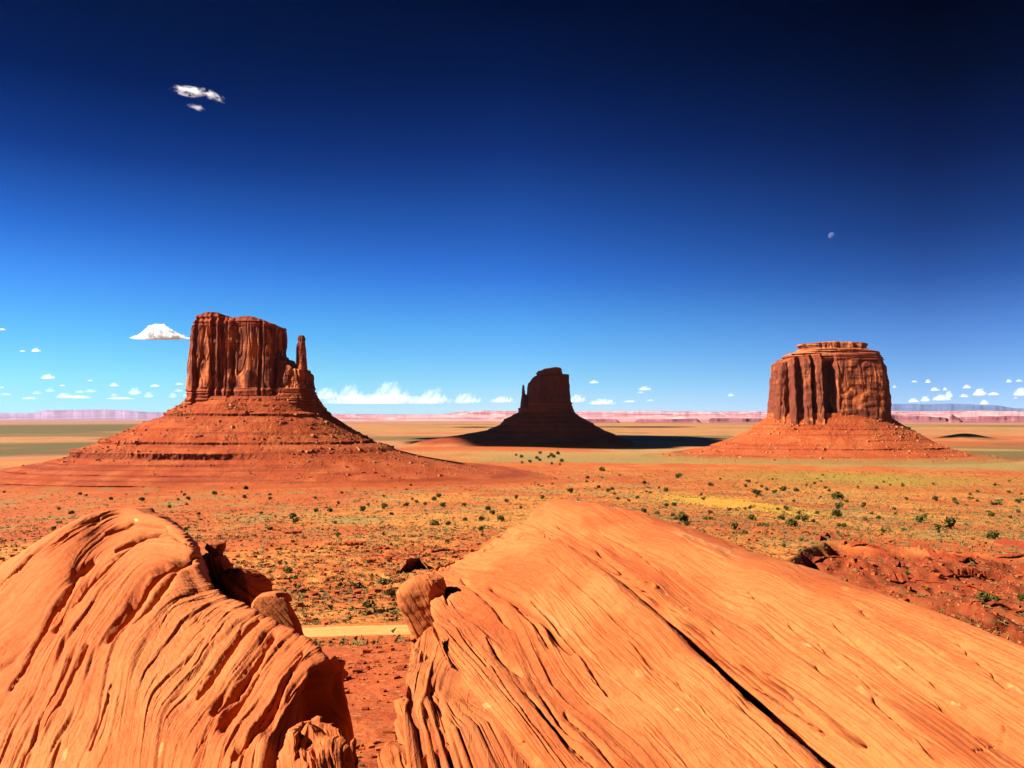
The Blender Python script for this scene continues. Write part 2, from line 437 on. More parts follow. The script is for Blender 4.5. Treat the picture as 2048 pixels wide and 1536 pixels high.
# ---------------------------------------------------------------- ground sheet
def build_ground():
    rs = np.concatenate([np.exp(np.linspace(math.log(2.5), math.log(70), 110, endpoint=False)),
                         np.exp(np.linspace(math.log(70), math.log(1700), 820, endpoint=False)),
                         np.exp(np.linspace(math.log(1700), math.log(52000), 300))])
    a = math.radians(37)
    an = np.concatenate([np.linspace(-a, a, 960), np.linspace(a, 2 * math.pi - a, 110)[1:-1]])
    A, R = np.meshgrid(an, rs, indexing='ij')
    X = R * np.sin(A); Y = R * np.cos(A)
    Z = ground_z(X, Y)
    V = np.stack([X, Y, Z], -1)
    soil = soil_color(X, Y)
    F = grid_faces(len(an), len(rs), wrap=True)[:, ::-1]
    # close the middle
    V = V.reshape(-1, 3)
    nv = len(rs)
    V = np.vstack([V, [[0, 0, Z[:, 0].mean()]]])
    soil = np.vstack([soil.reshape(-1, 3), [PAL['red']]])
    i = np.arange(len(an)); c = len(V) - 1
    cap = np.stack([i * nv, ((i + 1) % len(an)) * nv, np.full_like(i, c), np.full_like(i, c)], -1)[:, ::-1]
    # a quad needs four different corners: use every second vertex pair
    i2 = np.arange(0, len(an) - 1, 2)
    cap = np.stack([i2 * nv, np.full_like(i2, c), ((i2 + 2) % len(an)) * nv, (i2 + 1) * nv], -1)
    F = np.vstack([F, cap])
    m = NT('ground_soil'); o = m.obj()
    so = m.attr('soil', 'Color')
    gr = m.noise(o, 0.9, 5, 0.7); g2 = m.noise(o, 0.12, 4, 0.6); g3 = m.noise(m.scale(o, (0.02, 0.02, 0.02), (7, 7, 0)), 1.0, 4, 0.6)
    col = m.mix(m.ramp(g2, (0.42, 0.68, 0.0, 0.8)), so, (1.15, 1.45, 1.6), 'MULTIPLY')
    col = m.mix(m.ramp(g2, (0.50, 0.30, 0.0, 0.8)), col, (0.80, 0.52, 0.48), 'MULTIPLY')
    # small pale stones and dry tufts
    v1 = m.voro(o, 0.55)
    dens = m.ramp(g3, (0.40, 0.62, 0.25, 1.0))
    dist = m.math('LENGTH' if False else 'SQRT', m.math('ADD', m.math('POWER', m.sep(o)[0], 2.0), m.math('POWER', m.sep(o)[1], 2.0)))
    okf = m.ramp(dist, (60.0, 160.0)); farf = m.ramp(dist, (3200.0, 1600.0))
    v2 = m.voro(m.scale(o, (1, 1, 1), (31, 7, 0)), 0.33)
    tuft = m.math('MULTIPLY', m.math('MULTIPLY', m.ramp(v2, (0.30, 0.18)), dens), m.math('MULTIPLY', okf, farf))
    col = m.mix(m.math('MULTIPLY', tuft, 0.75), col, (0.17, 0.13, 0.045))
    col = m.mix(m.math('MULTIPLY', m.ramp(v1, (0.22, 0.10)), 0.5), col, (0.66, 0.36, 0.20))
    col = m.mix(m.ramp(gr, (0.5, 0.8, 0.0, 0.5)), col, (0.36, 0.09, 0.035))
    b = m.bump(gr, 0.35, 0.9)
    b = m.bump(m.noise(o, 0.07, 5, 0.65), 3.0, 0.5, b)
    mat = m.done(col, b)
    g = mesh_from('ground', V, F, mat, attrs={'soil': ('FLOAT_COLOR', soil)})
    tag(g, 'red and orange desert ground with patches of scrub reaching to the horizon', kind='structure')
    return g
ground = build_ground()

def build_road():
    xs = np.linspace(-130, 50, 240); ws = np.linspace(-2.7, 2.7, 15)
    X, W = np.meshgrid(xs, ws, indexing='ij')
    Y = road_y(X) + W * (1 + 0.20 * fbm(X / 7, np.sign(W) * 4., 0., 4))
    Z = -np.interp(np.log(np.hypot(X, road_y(X))), _lr, _dz) + 0.22 - 0.12 * np.abs(W / 2.7) ** 4 - 0.05 * np.exp(-((np.abs(W) - 0.9) / 0.3) ** 2)
    V = np.stack([X, Y, Z], -1)
    m = NT('road_sand'); o = m.obj()
    f = m.noise(m.scale(o, (0.12, 2.2, 1)), 1.0, 4, 0.6); g = m.noise(o, 1.4, 4, 0.6)
    col = m.mix(m.ramp(f, (0.38, 0.64)), (0.60, 0.46, 0.22), (0.50, 0.34, 0.13))
    col = m.mix(m.ramp(g, (0.45, 0.75, 0, 0.6)), col, (0.52, 0.27, 0.10))
    o_ = mesh_from('road', V.reshape(-1, 3), grid_faces(len(xs), len(ws)), m.done(col, m.bump(f, 0.08, 1.0)))
    tag(o_, 'pale sandy dirt road crossing below the foreground rocks', kind='structure')
build_road()

# ---------------------------------------------------------------- buttes
def outline(n, m):
    t = np.linspace(0, 2 * np.pi, 4001)
    c = np.cos(t); s = np.sin(t)
    x = np.sign(c) * np.abs(c) ** (2 / n); y = np.sign(s) * np.abs(s) ** (2 / n)
    L = np.concatenate([[0], np.cumsum(np.hypot(np.diff(x), np.diff(y)))])
    q = np.linspace(0, L[-1], m, endpoint=False)
    return np.interp(q, L, x), np.interp(q, L, y)

def crag(name, D, rows, top, parent, mat, nt=700, nz=200, sup=4.0, yoff=0.0, col=(28, 5.0), col2=(9, 2.0), crack=4.0, table=None,
         layers=(), cap_z=None, calm=None, seed=0, ledge=1.2, topn=2.0):
    """a free standing wall of rock. rows: (py, left px, right px, front depth, back depth); top: (px, py) skyline"""
    rows = np.array(rows, float); top = np.array(top, float)
    k = D / FPX
    zr = (HOR - rows[:, 0]) * k
    o_ = np.argsort(zr); zr = zr[o_]; rows = rows[o_]
    XL = (rows[:, 1] - 1024) * k; XR = (rows[:, 2] - 1024) * k
    tz = lambda x: np.interp(x, (top[:, 0] - 1024) * k, (HOR - top[:, 1]) * k)
    ox, oy = outline(sup, nt)
    def pos(z):
        xl = np.interp(z, zr, XL); xr = np.interp(z, zr, XR); df = np.interp(z, zr, rows[:, 3]); db = np.interp(z, zr, rows[:, 4])
        x = (xl + xr) / 2 + (xr - xl) / 2 * OX
        y = D + yoff + np.where(OY < 0, df, db) * OY
        return x, y
    nk = 26
    OX = ox[:, None]; OY = oy[:, None]
    xt, yt = pos(np.full((nt, 1), zr[-1]))
    ztop = tz(xt)
    for _ in range(3):
        xt, yt = pos(ztop); ztop = tz(xt)
    s = np.linspace(0, 1, nz)[None, :]
    zb = zr[0]
    Z = zb + s * (ztop - zb)
    X, Y = pos(Z)
    # outward direction in plan
    nx = OX / np.maximum((X.max() - X.min()) / 2, 1); ny = OY / np.maximum(np.where(OY < 0, rows[:, 3].max(), rows[:, 4].max()), 1)
    nx = np.sign(OX) * np.abs(OX) ** (sup - 1) / ((XR - XL).max() / 2); ny = np.sign(OY) * np.abs(OY) ** (sup - 1) / rows[:, 3].max()
    l = np.hypot(nx, ny) + 1e-9; nx = nx / l + 0 * Z; ny = ny / l + 0 * Z
    # columns and cracks
    H = ztop - zb
    zn = (Z - zb)
    wl_, am = col
    wx = X + 2.5 * noise(X / 60, Y / 60, Z / 110, seed) + 0.5 * noise(X / 9, Y / 9, Z / 7, seed); wy = Y
    c1 = noise(wx / wl_, wy / wl_, Z / (wl_ * 11), seed + 1)
    c2 = noise(wx / col2[0], wy / col2[0], Z / (col2[0] * 10), seed + 2)
    c3 = noise(wx / (col2[0] * .4), wy / (col2[0] * .4), Z / (col2[0] * 3), seed + 3)
    blk = noise(wx / (wl_ * .8), wy / (wl_ * .8), Z / (wl_ * .9), seed + 8)
    gate = sst(-0.25, 0.3, noise(wx / 60, wy / 60, Z / 90, seed + 19))
    d = am * 0.9 * np.tanh(c1 * 3) + col2[1] * (0.25 + 0.75 * gate) * (0.8 * np.tanh(c2 * 3) + 0.25 * c3) + am * .22 * np.tanh(blk * 6)
    cr = np.abs(noise(wx / (wl_ * 1.1), wy / (wl_ * 1.1), Z / (wl_ * 14), seed + 4))
    d = d - crack * sst(0.10, 0.0, cr)
    cr2 = np.abs(noise(wx / (col2[0] * 1.5), wy / (col2[0] * 1.5), Z / (wl_ * 3), seed + 5))
    d = d - crack * 0.5 * sst(0.12, 0.0, cr2)
    if calm is not None:
        d = d * (1 - 0.72 * sst(calm[0], calm[0] + 12, 1024 + X / k + 6 * noise(Z / 60, 3., seed)) * sst(calm[1] + 12, calm[1], 1024 + X / k) * sst(0.0, -0.4, OY))
        d = d + 1.6 * k * np.tanh(4 * noise(X / (16 * k), Y / (16 * k), Z / (11 * k), seed + 31)) * 0.5
    lay = np.zeros_like(Z); capm = np.zeros_like(Z)
    # horizontal strata: whole wall weakly, strongly in the layer zones
    st = noise(0.01 * X, 0.01 * Y, Z / (2.2 * k * 1.0), seed + 6)
    d = d + 0.25 * ledge * np.tanh(st * 3)
    for (pa, pb, amp) in layers:
        za = (HOR - pb) * k; zc = (HOR - pa) * k
        msk = sst(za - 2 * k, za + 1 * k, Z) * sst(zc + 2 * k, zc - 1 * k, Z)
        lay = np.maximum(lay, msk)
        d = d * (1 - 0.65 * msk) + msk * amp * (np.tanh(noise(0.008 * X, 0.008 * Y, Z / (3.0 * k), seed + 7) * 4) * 0.8 + 0.8)
    if cap_z is not None:
        capm = sst((HOR - cap_z) * k - 2, (HOR - cap_z) * k + 2, Z + 3 * noise(X / 30, Y / 30, 0.))
    if table is not None:
        tb = np.array(table, float)
        front = sst(0.1, -0.5, OY)
        pxs = 1024 + X / k + 2.5 * noise(Z / 25, 2.0, seed)
        fz = 1.0
        d = d + np.interp(pxs, tb[:, 0], tb[:, 1]) * front * np.clip(np.interp(1 - (Z - zb) / H, [0, .12, 1], [0.25, 1, 1.1]), 0, 2)
    # round the rim a little
    rim = np.clip((s - 0.965) / 0.035, 0, 1)
    d = d - 2.2 * rim ** 2 * k
    X = X + nx * d; Y = Y + ny * d
    # top
    T = (1 - np.linspace(0, 1, nk + 1)[1:]) ** 1.3
    cx = X[:, -1].mean(); cy = Y[:, -1].mean()
    TX = cx + (X[:, -1:] - cx) * T[None, :]; TY = cy + (Y[:, -1:] - cy) * T[None, :]
    TZ = tz(TX) + topn * k * fbm(TX / (18 * k), TY / (18 * k), 0, 3, seed + 9) * (1 - T) ** 0.5
    TZ = TZ * 1.0
    edge = np.clip((T - 0.8) / 0.2, 0, 1)
    TZ = TZ * (1 - edge) + Z[:, -1:] * edge
    X = np.hstack([X, TX]); Y = np.hstack([Y, TY]); Z = np.hstack([Z, TZ])
    lay = np.hstack([lay, np.zeros_like(TX)]); capm = np.hstack([capm, np.ones_like(TX) * (1 if cap_z is not None else 0.4)])
    V = np.stack([X, Y, Z], -1).reshape(-1, 3)
    o = mesh_from(name, V, grid_faces(nt, nz + nk, True), mat, parent,
                  attrs={'layer': ('FLOAT', lay), 'cap': ('FLOAT', capm)})
    return o

def talus(name, D, rows, ledges, parent, mat, nt=1100, nz=250, sup=2.3, seed=0, gully=4.0, yoff=0.0, apron=18):
    rows = np.array(rows, float); k = D / FPX
    zr = (HOR - rows[:, 0]) * k
    o_ = np.argsort(zr); zr = zr[o_]; rows = rows[o_]
    XL = (rows[:, 1] - 1024) * k; XR = (rows[:, 2] - 1024) * k
    ox, oy = outline(sup, nt); OX = ox[:, None]; OY = oy[:, None]
    z0, z1 = zr[0], zr[-1]
    Z = np.linspace(z0, z1, nz)[None, :] + np.zeros((nt, 1))
    th = np.arctan2(OY, OX)
    # bigger slow wobble in level of the layers
    Zn = Z + 1.0 * k * noise(np.cos(th) * 2.2, np.sin(th) * 2.2, 3., seed)
    zq = Zn.copy(); led = np.zeros_like(Z)
    for i, (py, h, strength) in enumerate(ledges):
        za = (HOR - py) * k; h = h * k
        w = np.clip(strength + 0.9 * fbm(np.cos(th) * 4, np.sin(th) * 4, i * 3.3, 4, seed + i), 0, 1)
        if py > 915: w = w * sst(0.35, -0.15, OX)
        elif 895 < py and D < 2000: w = w * sst(0.55, 0.05, OX + 0.2 * noise(th * 5, 1., 2.))
        inl = (Zn <= za) & (Zn > za - h)
        rec = (Zn <= za - h) & (Zn > za - 3.2 * h)
        zn = np.where(inl, za, np.where(rec, za + (Zn - (za - h)) * 3.2 / 2.2, Zn))
        zq = zq + (zn - Zn) * w
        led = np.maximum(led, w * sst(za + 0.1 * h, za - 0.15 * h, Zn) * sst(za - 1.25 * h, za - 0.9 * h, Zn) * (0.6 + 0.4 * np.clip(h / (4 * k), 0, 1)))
        # small overhang of the lip
        zq = zq - w * 0.5 * h * np.exp(-((Zn - za) / (0.35 * h)) ** 2) * 0.4
    def at(z):
        xl = np.interp(z, zr, XL); xr = np.interp(z, zr, XR); df = np.interp(z, zr, rows[:, 3]); db = np.interp(z, zr, rows[:, 4])
        return (xl + xr) / 2, (xr - xl) / 2, df, db
    cx, hw, df, db = at(zq)
    low = np.clip((z1 - Z) / (z1 - z0), 0, 1)
    X = cx + hw * OX; Y = D + yoff + np.where(OY < 0, df, db) * OY
    g = gully * k * (low ** 0.7) * (fbm(X / (55 * k), Y / (55 * k), Z / (110 * k), 5, seed + 11) * 2.2)
    g = g + gully * 0.35 * k * fbm(X / (9 * k), Y / (9 * k), Z / (12 * k), 4, seed + 12)
    # vertical joints in the ledge faces
    g = g + led * 1.3 * k * np.tanh(3 * noise(X / (4.5 * k), Y / (4.5 * k), Z / (20 * k), seed + 13))
    nx = OX / 1.0; ny = OY; l = np.hypot(nx, ny) + 1e-9
    X = X + nx / l * g; Y = Y + ny / l * g
    Z = Z + 0.5 * k * fbm(X / (7 * k), Y / (7 * k), 0, 4, seed + 15) * (1 - led)
    # the foot runs out into the plain
    f = sst(apron * k, 0, Z - z0)
    gz = ground_z(X, Y)
    Z = Z * (1 - f) + f * np.minimum(Z, gz - 0.0)
    Z[:, 0] = gz[:, 0] - 6
    ap = sst(apron * 1.4 * k, 2 * k, Z - gz + 3 * k * fbm(X / (30 * k), Y / (30 * k), 0, 3, seed + 16)) * 0.9
    V = np.stack([X, Y, Z], -1)
    o = mesh_from(name, V.reshape(-1, 3), grid_faces(nt, nz, True), mat, parent,
                  attrs={'ledge': ('FLOAT', led), 'apron': ('FLOAT', ap), 'soil': ('FLOAT_COLOR', soil_color(X, Y).reshape(-1, 3))})
    return o, V, led

def lump(rng, r, n=1):
    """an angular block: jittered box corners with cut faces"""
    b = np.array([[x, y, z] for x in (-1, 1) for y in (-1, 1) for z in (-1, 1)], float)
    b = b * rng.uniform(0.55, 1.0, (8, 3)) * r * np.array([rng.uniform(.7, 1.3), rng.uniform(.7, 1.3), rng.uniform(.5, .9)])
    a = rng.uniform(0, 6.28); R = np.array([[math.cos(a), -math.sin(a), 0], [math.sin(a), math.cos(a), 0], [0, 0, 1]])
    return b @ R.T
BOXF = np.array([[0, 1, 3, 2], [4, 6, 7, 5], [0, 4, 5, 1], [2, 3, 7, 6], [0, 2, 6, 4], [1, 5, 7, 3]])

def rubble(parent, V, led, D, n, size, mat, seed, dens, label):
    rng = np.random.RandomState(seed); k = D / FPX
    nt, nz = V.shape[:2]
    vs = []; fs = []; c = 0; tries = 0
    while c < n and tries < n * 60:
        tries += 1
        i = rng.randint(0, nt); j = rng.randint(int(nz * 0.08), nz - 6)
        p = V[i, j]
        if p[1] > D + 40 * k or rng.rand() > dens(p, (1024 + p[0] / k), (HOR - p[2] / k)): continue
        r = size * k * (0.35 + rng.pareto(2.6) * 0.5); r = min(r, size * k * 2.6)
        vs.append(lump(rng, r) + p + [0, 0, r * 0.15]); fs.append(BOXF + 8 * c); c += 1
    o = mesh_from('rubble', np.vstack(vs), np.vstack(fs), mat, parent, smooth=False)
    tag(o, label, kind='stuff')
    return o

cliff_w = mat_cliff('west_cliff', 1.0)
cliff_e = mat_cliff('east_cliff_shade', 2.0, amt=0.36)  # east cliff browner than the others: cloud shade put into the colour
cliff_m = mat_cliff('south_cliff', 1.5, amt=0.45)
talus_w = mat_talus('west_talus', 1.0); talus_e = mat_talus('east_talus_shade', 2.0, base=(0.30, 0.060, 0.024), light=(0.36, 0.09, 0.035), dark=(0.20, 0.04, 0.02)); talus_m = mat_talus('south_talus', 1.5, base=(0.45, 0.095, 0.032))  # east slope colours darkened, cloud shade painted in
rub = mat_plain('pale_rubble', ((0.46, 0.13, 0.055), (0.62, 0.28, 0.14)), 0.03)

# left butte with the slim spire on its right
W = empty('butte', tuple(P(509, 975, 1600)))
tag(W, 'large red sandstone butte on the left with a slim thumb spire', 'butte')
crag('cliff', 1600, [(628, 403, 562, 40, 60), (665, 397, 563, 44, 62), (700, 393, 564, 46, 62), (740, 390, 567, 48, 64), (775, 391, 570, 52, 66), (792, 391, 575, 55, 68), (825, 390, 578, 58, 70)],
     [(385, 665), (395, 660), (400, 642), (410, 633), (430, 628), (450, 630), (457, 637), (480, 640), (500, 637), (515, 637), (530, 641), (548, 649), (560, 652), (565, 656), (575, 660)],
     W, cliff_w, nt=1000, nz=240, sup=4.5, col=(24, 3.4), col2=(8, 1.6), crack=4.5,
     table=[(386, 0), (392, 5), (408, 6), (411, -7), (414, 1), (438, 2), (441, -6), (446, -5), (452, 1), (458, -7), (466, -1), (471, -5), (474, 5), (481, 4), (484, -2), (490, 3), (532, 4), (535, -6), (540, 2), (556, 1), (562, -4)],
     layers=((778, 808, 2.2), (629, 656, 1.8)), seed=3, ledge=1.0)
crag('shoulder', 1600, [(716, 556, 616, 34, 40), (738, 552, 619, 38, 42), (765, 550, 622, 42, 46), (785, 548, 626, 48, 50), (800, 548, 630, 54, 52), (825, 546, 634, 58, 56)],
     [(550, 700), (562, 712), (567, 716), (569, 722), (574, 718), (580, 721), (584, 730), (590, 733), (596, 738), (604, 740), (612, 739), (620, 748)],
     W, cliff_w, nt=520, nz=150, sup=3.0, col=(17, 3.2), col2=(6, 1.6), crack=3.5, layers=((778, 812, 2.2),), seed=11, topn=3)
crag('spire', 1600, [(673, 601, 615, 8, 8), (681, 600.5, 615, 8, 8), (684, 602, 614, 7.5, 7.5), (689, 600, 615, 8, 8), (700, 599, 616, 9, 9), (722, 598.5, 616.5, 11, 11), (740, 598, 617.5, 13, 13), (765, 598, 620, 16, 14), (790, 598, 623, 22, 16), (812, 597, 627, 26, 20)],
     [(598, 674), (603, 673), (611, 672.5), (616, 675)], W, cliff_w, nt=260, nz=170, sup=3.6, yoff=-18, col=(14, .6), col2=(5, .5), crack=1.0, seed=15, topn=.6)
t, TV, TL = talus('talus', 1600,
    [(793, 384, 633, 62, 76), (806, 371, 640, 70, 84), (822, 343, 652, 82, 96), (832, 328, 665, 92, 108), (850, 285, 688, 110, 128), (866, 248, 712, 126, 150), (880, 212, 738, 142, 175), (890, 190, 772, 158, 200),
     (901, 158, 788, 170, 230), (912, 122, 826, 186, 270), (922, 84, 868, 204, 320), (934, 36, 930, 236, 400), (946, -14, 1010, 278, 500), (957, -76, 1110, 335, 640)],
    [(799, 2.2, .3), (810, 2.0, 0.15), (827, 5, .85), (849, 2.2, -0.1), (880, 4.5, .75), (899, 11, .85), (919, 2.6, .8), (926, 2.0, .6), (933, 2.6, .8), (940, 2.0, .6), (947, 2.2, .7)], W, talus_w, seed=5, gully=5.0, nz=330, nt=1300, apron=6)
def dw(p, x, y):
    v = 0.12 + 0.9 * float(sst(0.1, 0.5, np.array(noise(x / 60, y / 25, 1.))))
    if 250 < x < 340 and 876 < y < 898: v = 1.0
    if x > 560 and y > 860: v += 0.35
    if y > 918 and x < 560: v *= 0.12
    return v
rubble(W, TV, TL, 1600, 6500, 1.25, rub, 5, dw, 'pale fallen blocks strewn over the slope of the butte')

# middle butte, dark under a cloud shadow
E = empty('butte', tuple(P(1095, 888, 3500)))
tag(E, 'dark shaded butte in the middle with a thin finger spire on its left', 'butte')
crag('cliff', 3500, [(735, 1062, 1136, 60, 80), (752, 1061, 1138, 62, 84), (765, 1057, 1138, 68, 90), (785, 1055, 1140, 75, 95), (800, 1053, 1141, 80, 100), (830, 1050, 1144, 90, 110)],
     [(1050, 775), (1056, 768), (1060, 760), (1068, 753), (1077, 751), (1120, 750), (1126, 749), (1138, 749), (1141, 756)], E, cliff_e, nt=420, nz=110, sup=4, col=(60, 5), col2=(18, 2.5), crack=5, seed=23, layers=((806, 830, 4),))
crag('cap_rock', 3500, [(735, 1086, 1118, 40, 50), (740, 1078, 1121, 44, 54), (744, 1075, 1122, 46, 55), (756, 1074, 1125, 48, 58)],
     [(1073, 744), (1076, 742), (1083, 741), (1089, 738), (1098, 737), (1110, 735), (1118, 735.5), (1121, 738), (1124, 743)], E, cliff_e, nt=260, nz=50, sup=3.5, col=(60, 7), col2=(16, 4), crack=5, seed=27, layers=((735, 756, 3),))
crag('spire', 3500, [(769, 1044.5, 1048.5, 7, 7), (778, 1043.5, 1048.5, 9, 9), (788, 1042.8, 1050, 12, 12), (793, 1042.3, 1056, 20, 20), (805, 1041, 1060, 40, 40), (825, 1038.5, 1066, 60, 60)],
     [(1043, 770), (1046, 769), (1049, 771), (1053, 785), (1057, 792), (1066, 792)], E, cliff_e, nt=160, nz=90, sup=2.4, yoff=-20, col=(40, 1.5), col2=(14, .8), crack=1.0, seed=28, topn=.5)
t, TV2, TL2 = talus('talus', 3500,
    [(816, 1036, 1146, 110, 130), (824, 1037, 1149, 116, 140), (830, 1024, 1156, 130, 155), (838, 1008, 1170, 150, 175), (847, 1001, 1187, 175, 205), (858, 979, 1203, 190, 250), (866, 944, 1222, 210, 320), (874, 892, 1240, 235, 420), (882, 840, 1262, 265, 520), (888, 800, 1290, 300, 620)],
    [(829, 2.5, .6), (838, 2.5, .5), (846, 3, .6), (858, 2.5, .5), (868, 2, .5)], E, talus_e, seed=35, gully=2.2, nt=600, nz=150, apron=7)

# right butte, broad block with layered cap
M = empty('butte', tuple(P(1660, 915, 2500)))
tag(M, 'broad blocky sandstone butte on the right with a pale layered cap', 'butte')
crag('cliff', 2500, [(722, 1553, 1754, 70, 90), (735, 1553, 1761, 74, 94), (755, 1551, 1764, 78, 98), (780, 1550, 1767, 80, 100), (805, 1547, 1768, 84, 104), (832, 1546, 1768, 90, 110), (850, 1544, 1770, 95, 115)],
     [(1540, 728), (1550, 726), (1566, 724), (1569, 718), (1574, 716), (1600, 712), (1680, 706), (1730, 708), (1750, 716), (1760, 722), (1770, 730)], M, cliff_m, nt=1000, nz=230, sup=4.2, col=(44, 4.5), col2=(13, 2.0), crack=5,
     table=[(1542, 0), (1550, 10), (1556, 8), (1560, -16), (1565, 12), (1574, 16), (1579, -8), (1584, -10), (1590, 14), (1600, 20), (1606, -8), (1611, 18), (1621, 26), (1626, -30), (1644, -34), (1652, 14), (1680, 12), (1740, 9), (1754, 2), (1760, 4), (1770, 0)],
     seed=41, layers=((706, 722, 3.5),), ledge=1.0, calm=(1654, 1750))
crag('cap_ledge', 2500, [(706, 1578, 1752, 56, 80), (711, 1574, 1755, 62, 84), (718, 1573, 1755, 66, 88), (726, 1573, 1756, 68, 88)],
     [(1572, 716), (1578, 710), (1590, 704), (1640, 699), (1700, 699), (1740, 704), (1751, 709), (1757, 716)], M, cliff_m, nt=520, nz=60, sup=3.2, col=(50, 3), col2=(14, 1.6), crack=2, seed=43, layers=((700, 722, 5),), cap_z=716)
crag('cap_rock', 2500, [(684, 1600, 1731, 34, 50), (688, 1598, 1733, 36, 52), (692, 1598, 1732, 36, 52), (697, 1604, 1729, 36, 52), (701, 1597, 1738, 46, 60), (708, 1588, 1744, 54, 66)],
     [(1596, 690), (1600, 688), (1620, 687), (1640, 685), (1668, 684), (1700, 685.5), (1728, 687), (1734, 690)], M, cliff_m, nt=520, nz=70, sup=3.4, col=(30, 3), col2=(10, 2.4), crack=3, seed=47, cap_z=720, layers=())
t, TV3, TL3 = talus('talus', 2500,
    [(826, 1538, 1774, 100, 120), (836, 1538, 1776, 108, 130), (846, 1520, 1790, 120, 145), (858, 1506, 1812, 138, 170), (868, 1490, 1829, 156, 200), (878, 1470, 1845, 176, 235), (888, 1446, 1864, 200, 280), (898, 1412, 1893, 232, 330),
     (906, 1370, 1922, 272, 390), (914, 1310, 1990, 330, 470), (920, 1250, 2060, 400, 560)],
    [(856, 2.2, .5), (862, 1.4, 0), (877, 1.5, 0), (892, 2.6, .55), (905, 2, .3)], M, talus_m, seed=55, gully=4.5, nt=1200, nz=230, apron=8)
def dm_(p, x, y):
    v = 0.3 + 0.7 * float(sst(-0.1, 0.4, np.array(noise(x / 45, y / 25, 5.))))
    if 1570 < x < 1700 and y < 885: v *= 0.25
    return v
rubble(M, TV3, TL3, 2500, 6500, 1.0, rub, 8, dm_, 'fallen blocks covering the slope of the butte')

# ---------------------------------------------------------------- foreground sandstone
def catmull(A, n, axis=0):
    """resample control points along an axis with a Catmull-Rom spline"""
    A = np.moveaxis(A, axis, 0); m = len(A)
    t = np.linspace(0, m - 1, n); i = np.minimum(np.floor(t).astype(int), m - 2); u = (t - i)
    u = u.reshape((-1,) + (1,) * (A.ndim - 1))
    g = lambda k: A[np.clip(k, 0, m - 1)]
    p0, p1, p2, p3 = g(i - 1), g(i), g(i + 1), g(i + 2)
    r = 0.5 * (2 * p1 + (p2 - p0) * u + (2 * p0 - 5 * p1 + 4 * p2 - p3) * u * u + (3 * p1 - p0 - 3 * p2 + p3) * u ** 3)
    return np.moveaxis(r, 0, axis)

def poly_dist(px, py, pts):
    d = np.full(px.shape, 1e9)
    for (x0, y0), (x1, y1) in zip(pts[:-1], pts[1:]):
        vx, vy = x1 - x0, y1 - y0; L = vx * vx + vy * vy
        t = np.clip(((px - x0) * vx + (py - y0) * vy) / L, 0, 1)
        # narrower towards the two ends of the groove
        dd = np.hypot(px - x0 - t * vx, py - y0 - t * vy)
        d = np.minimum(d, dd)
    return d

def lam_disp(S, T, seed, rough=1.0, calm=0.0, fine=1.0, beds=0.0):
    w = S + 0.22 * noise(S * 0.45, T * 0.30, 0.5, seed) + 0.06 * noise(S * 1.1, T * 0.7, 2.5, seed) + 0.035 * noise(S * 2.5, T * 0.55, 1.5, seed) + 0.008 * noise(S * 9, T * 2.5, 1.5, seed)
    act = sst(-0.10, 0.35, noise(S * 0.75, T * 0.28, 2.0, seed + 1) + 0.06 - calm)
    d = 0.04 * noise(S * 0.9, T * 0.35, 3.0, seed + 2) + 0.018 * noise(S * 2.0, T * 1.2, 3.0, seed + 22)
    for f, a in ((1.7, 0.026), (3.9, 0.016), (8.5, 0.006 * fine), (19.0, 0.0030 * fine)):
        n = noise(w * f, T * f * 0.035 + 0.3 * noise(S * f * .3, T * .4, 7., seed), 4.0 + f, seed + 3)
        d = d + rough * a * np.tanh(n * 2.6) * (0.10 + 1.15 * act)
    for f, a in ((1.7, 0.055), (4.2, 0.036), (9.5, 0.022), (19.0, 0.010 * fine)):
        n = np.abs(noise(w * f, T * f * 0.035, 9.0 + f, seed + 5))
        brk = sst(-0.15, 0.2, noise(S * f * 0.5, T * 0.8, 6.0, seed + 6))
        d = d - rough * a * sst(0.085, 0.0, n) * brk * (0.18 + 1.1 * act)
    for f, a, tf in ((9.0, 0.018, 0.9), (20.0, 0.008, 1.6)):
        n = noise(w * f, T * tf, 13.0 + f, seed + 12)
        d = d - rough * a * sst(0.42, 0.60, n) * sst(0.0, 0.35, noise(S * 1.4, T * 0.7, 3.3, seed + 13))
    if beds:
        # thin beds, each with a sharp broken edge on its right side
        bm = sst(-0.30, 0.25, noise(S * 0.6, T * 0.22, 5.0, seed + 41))
        for f, a in ((2.3, 0.060), (5.2, 0.042), (10.5, 0.022)):
            t = w * f + 0.35 * noise(w * f * 0.4, T * 0.35, 6.0, seed + 42)
            fl = np.floor(t); fr = t - fl
            amp = np.clip(0.35 + 1.3 * noise(fl * 7.31, T * 0.45, 3.0 + f, seed + 43), 0, 1.2)
            d = d + beds * a * amp * (0.25 + 0.75 * bm) * (fr ** 1.3 * sst(1.0, 0.88, fr) - 0.4)
    d = d + 0.006 * fbm(S * 16, T * 9, 0.0, 3, seed + 8)
    return d, act

def project(X):
    return 1024 + FPX * X[..., 0] / X[..., 1], HOR - FPX * X[..., 2] / X[..., 1]

def blob_mask(px, py, spots):
    m = np.zeros(px.shape)
    for (x, y, rx, ry, a, s) in spots:
        c, sn = math.cos(a), math.sin(a)
        u = ((px - x) * c + (py - y) * sn) / rx; v = (-(px - x) * sn + (py - y) * c) / ry
        m = np.maximum(m, s * sst(1.2, 0.7, np.hypot(u, v) + 0.35 * noise(px * .12, py * .12)))
    return m

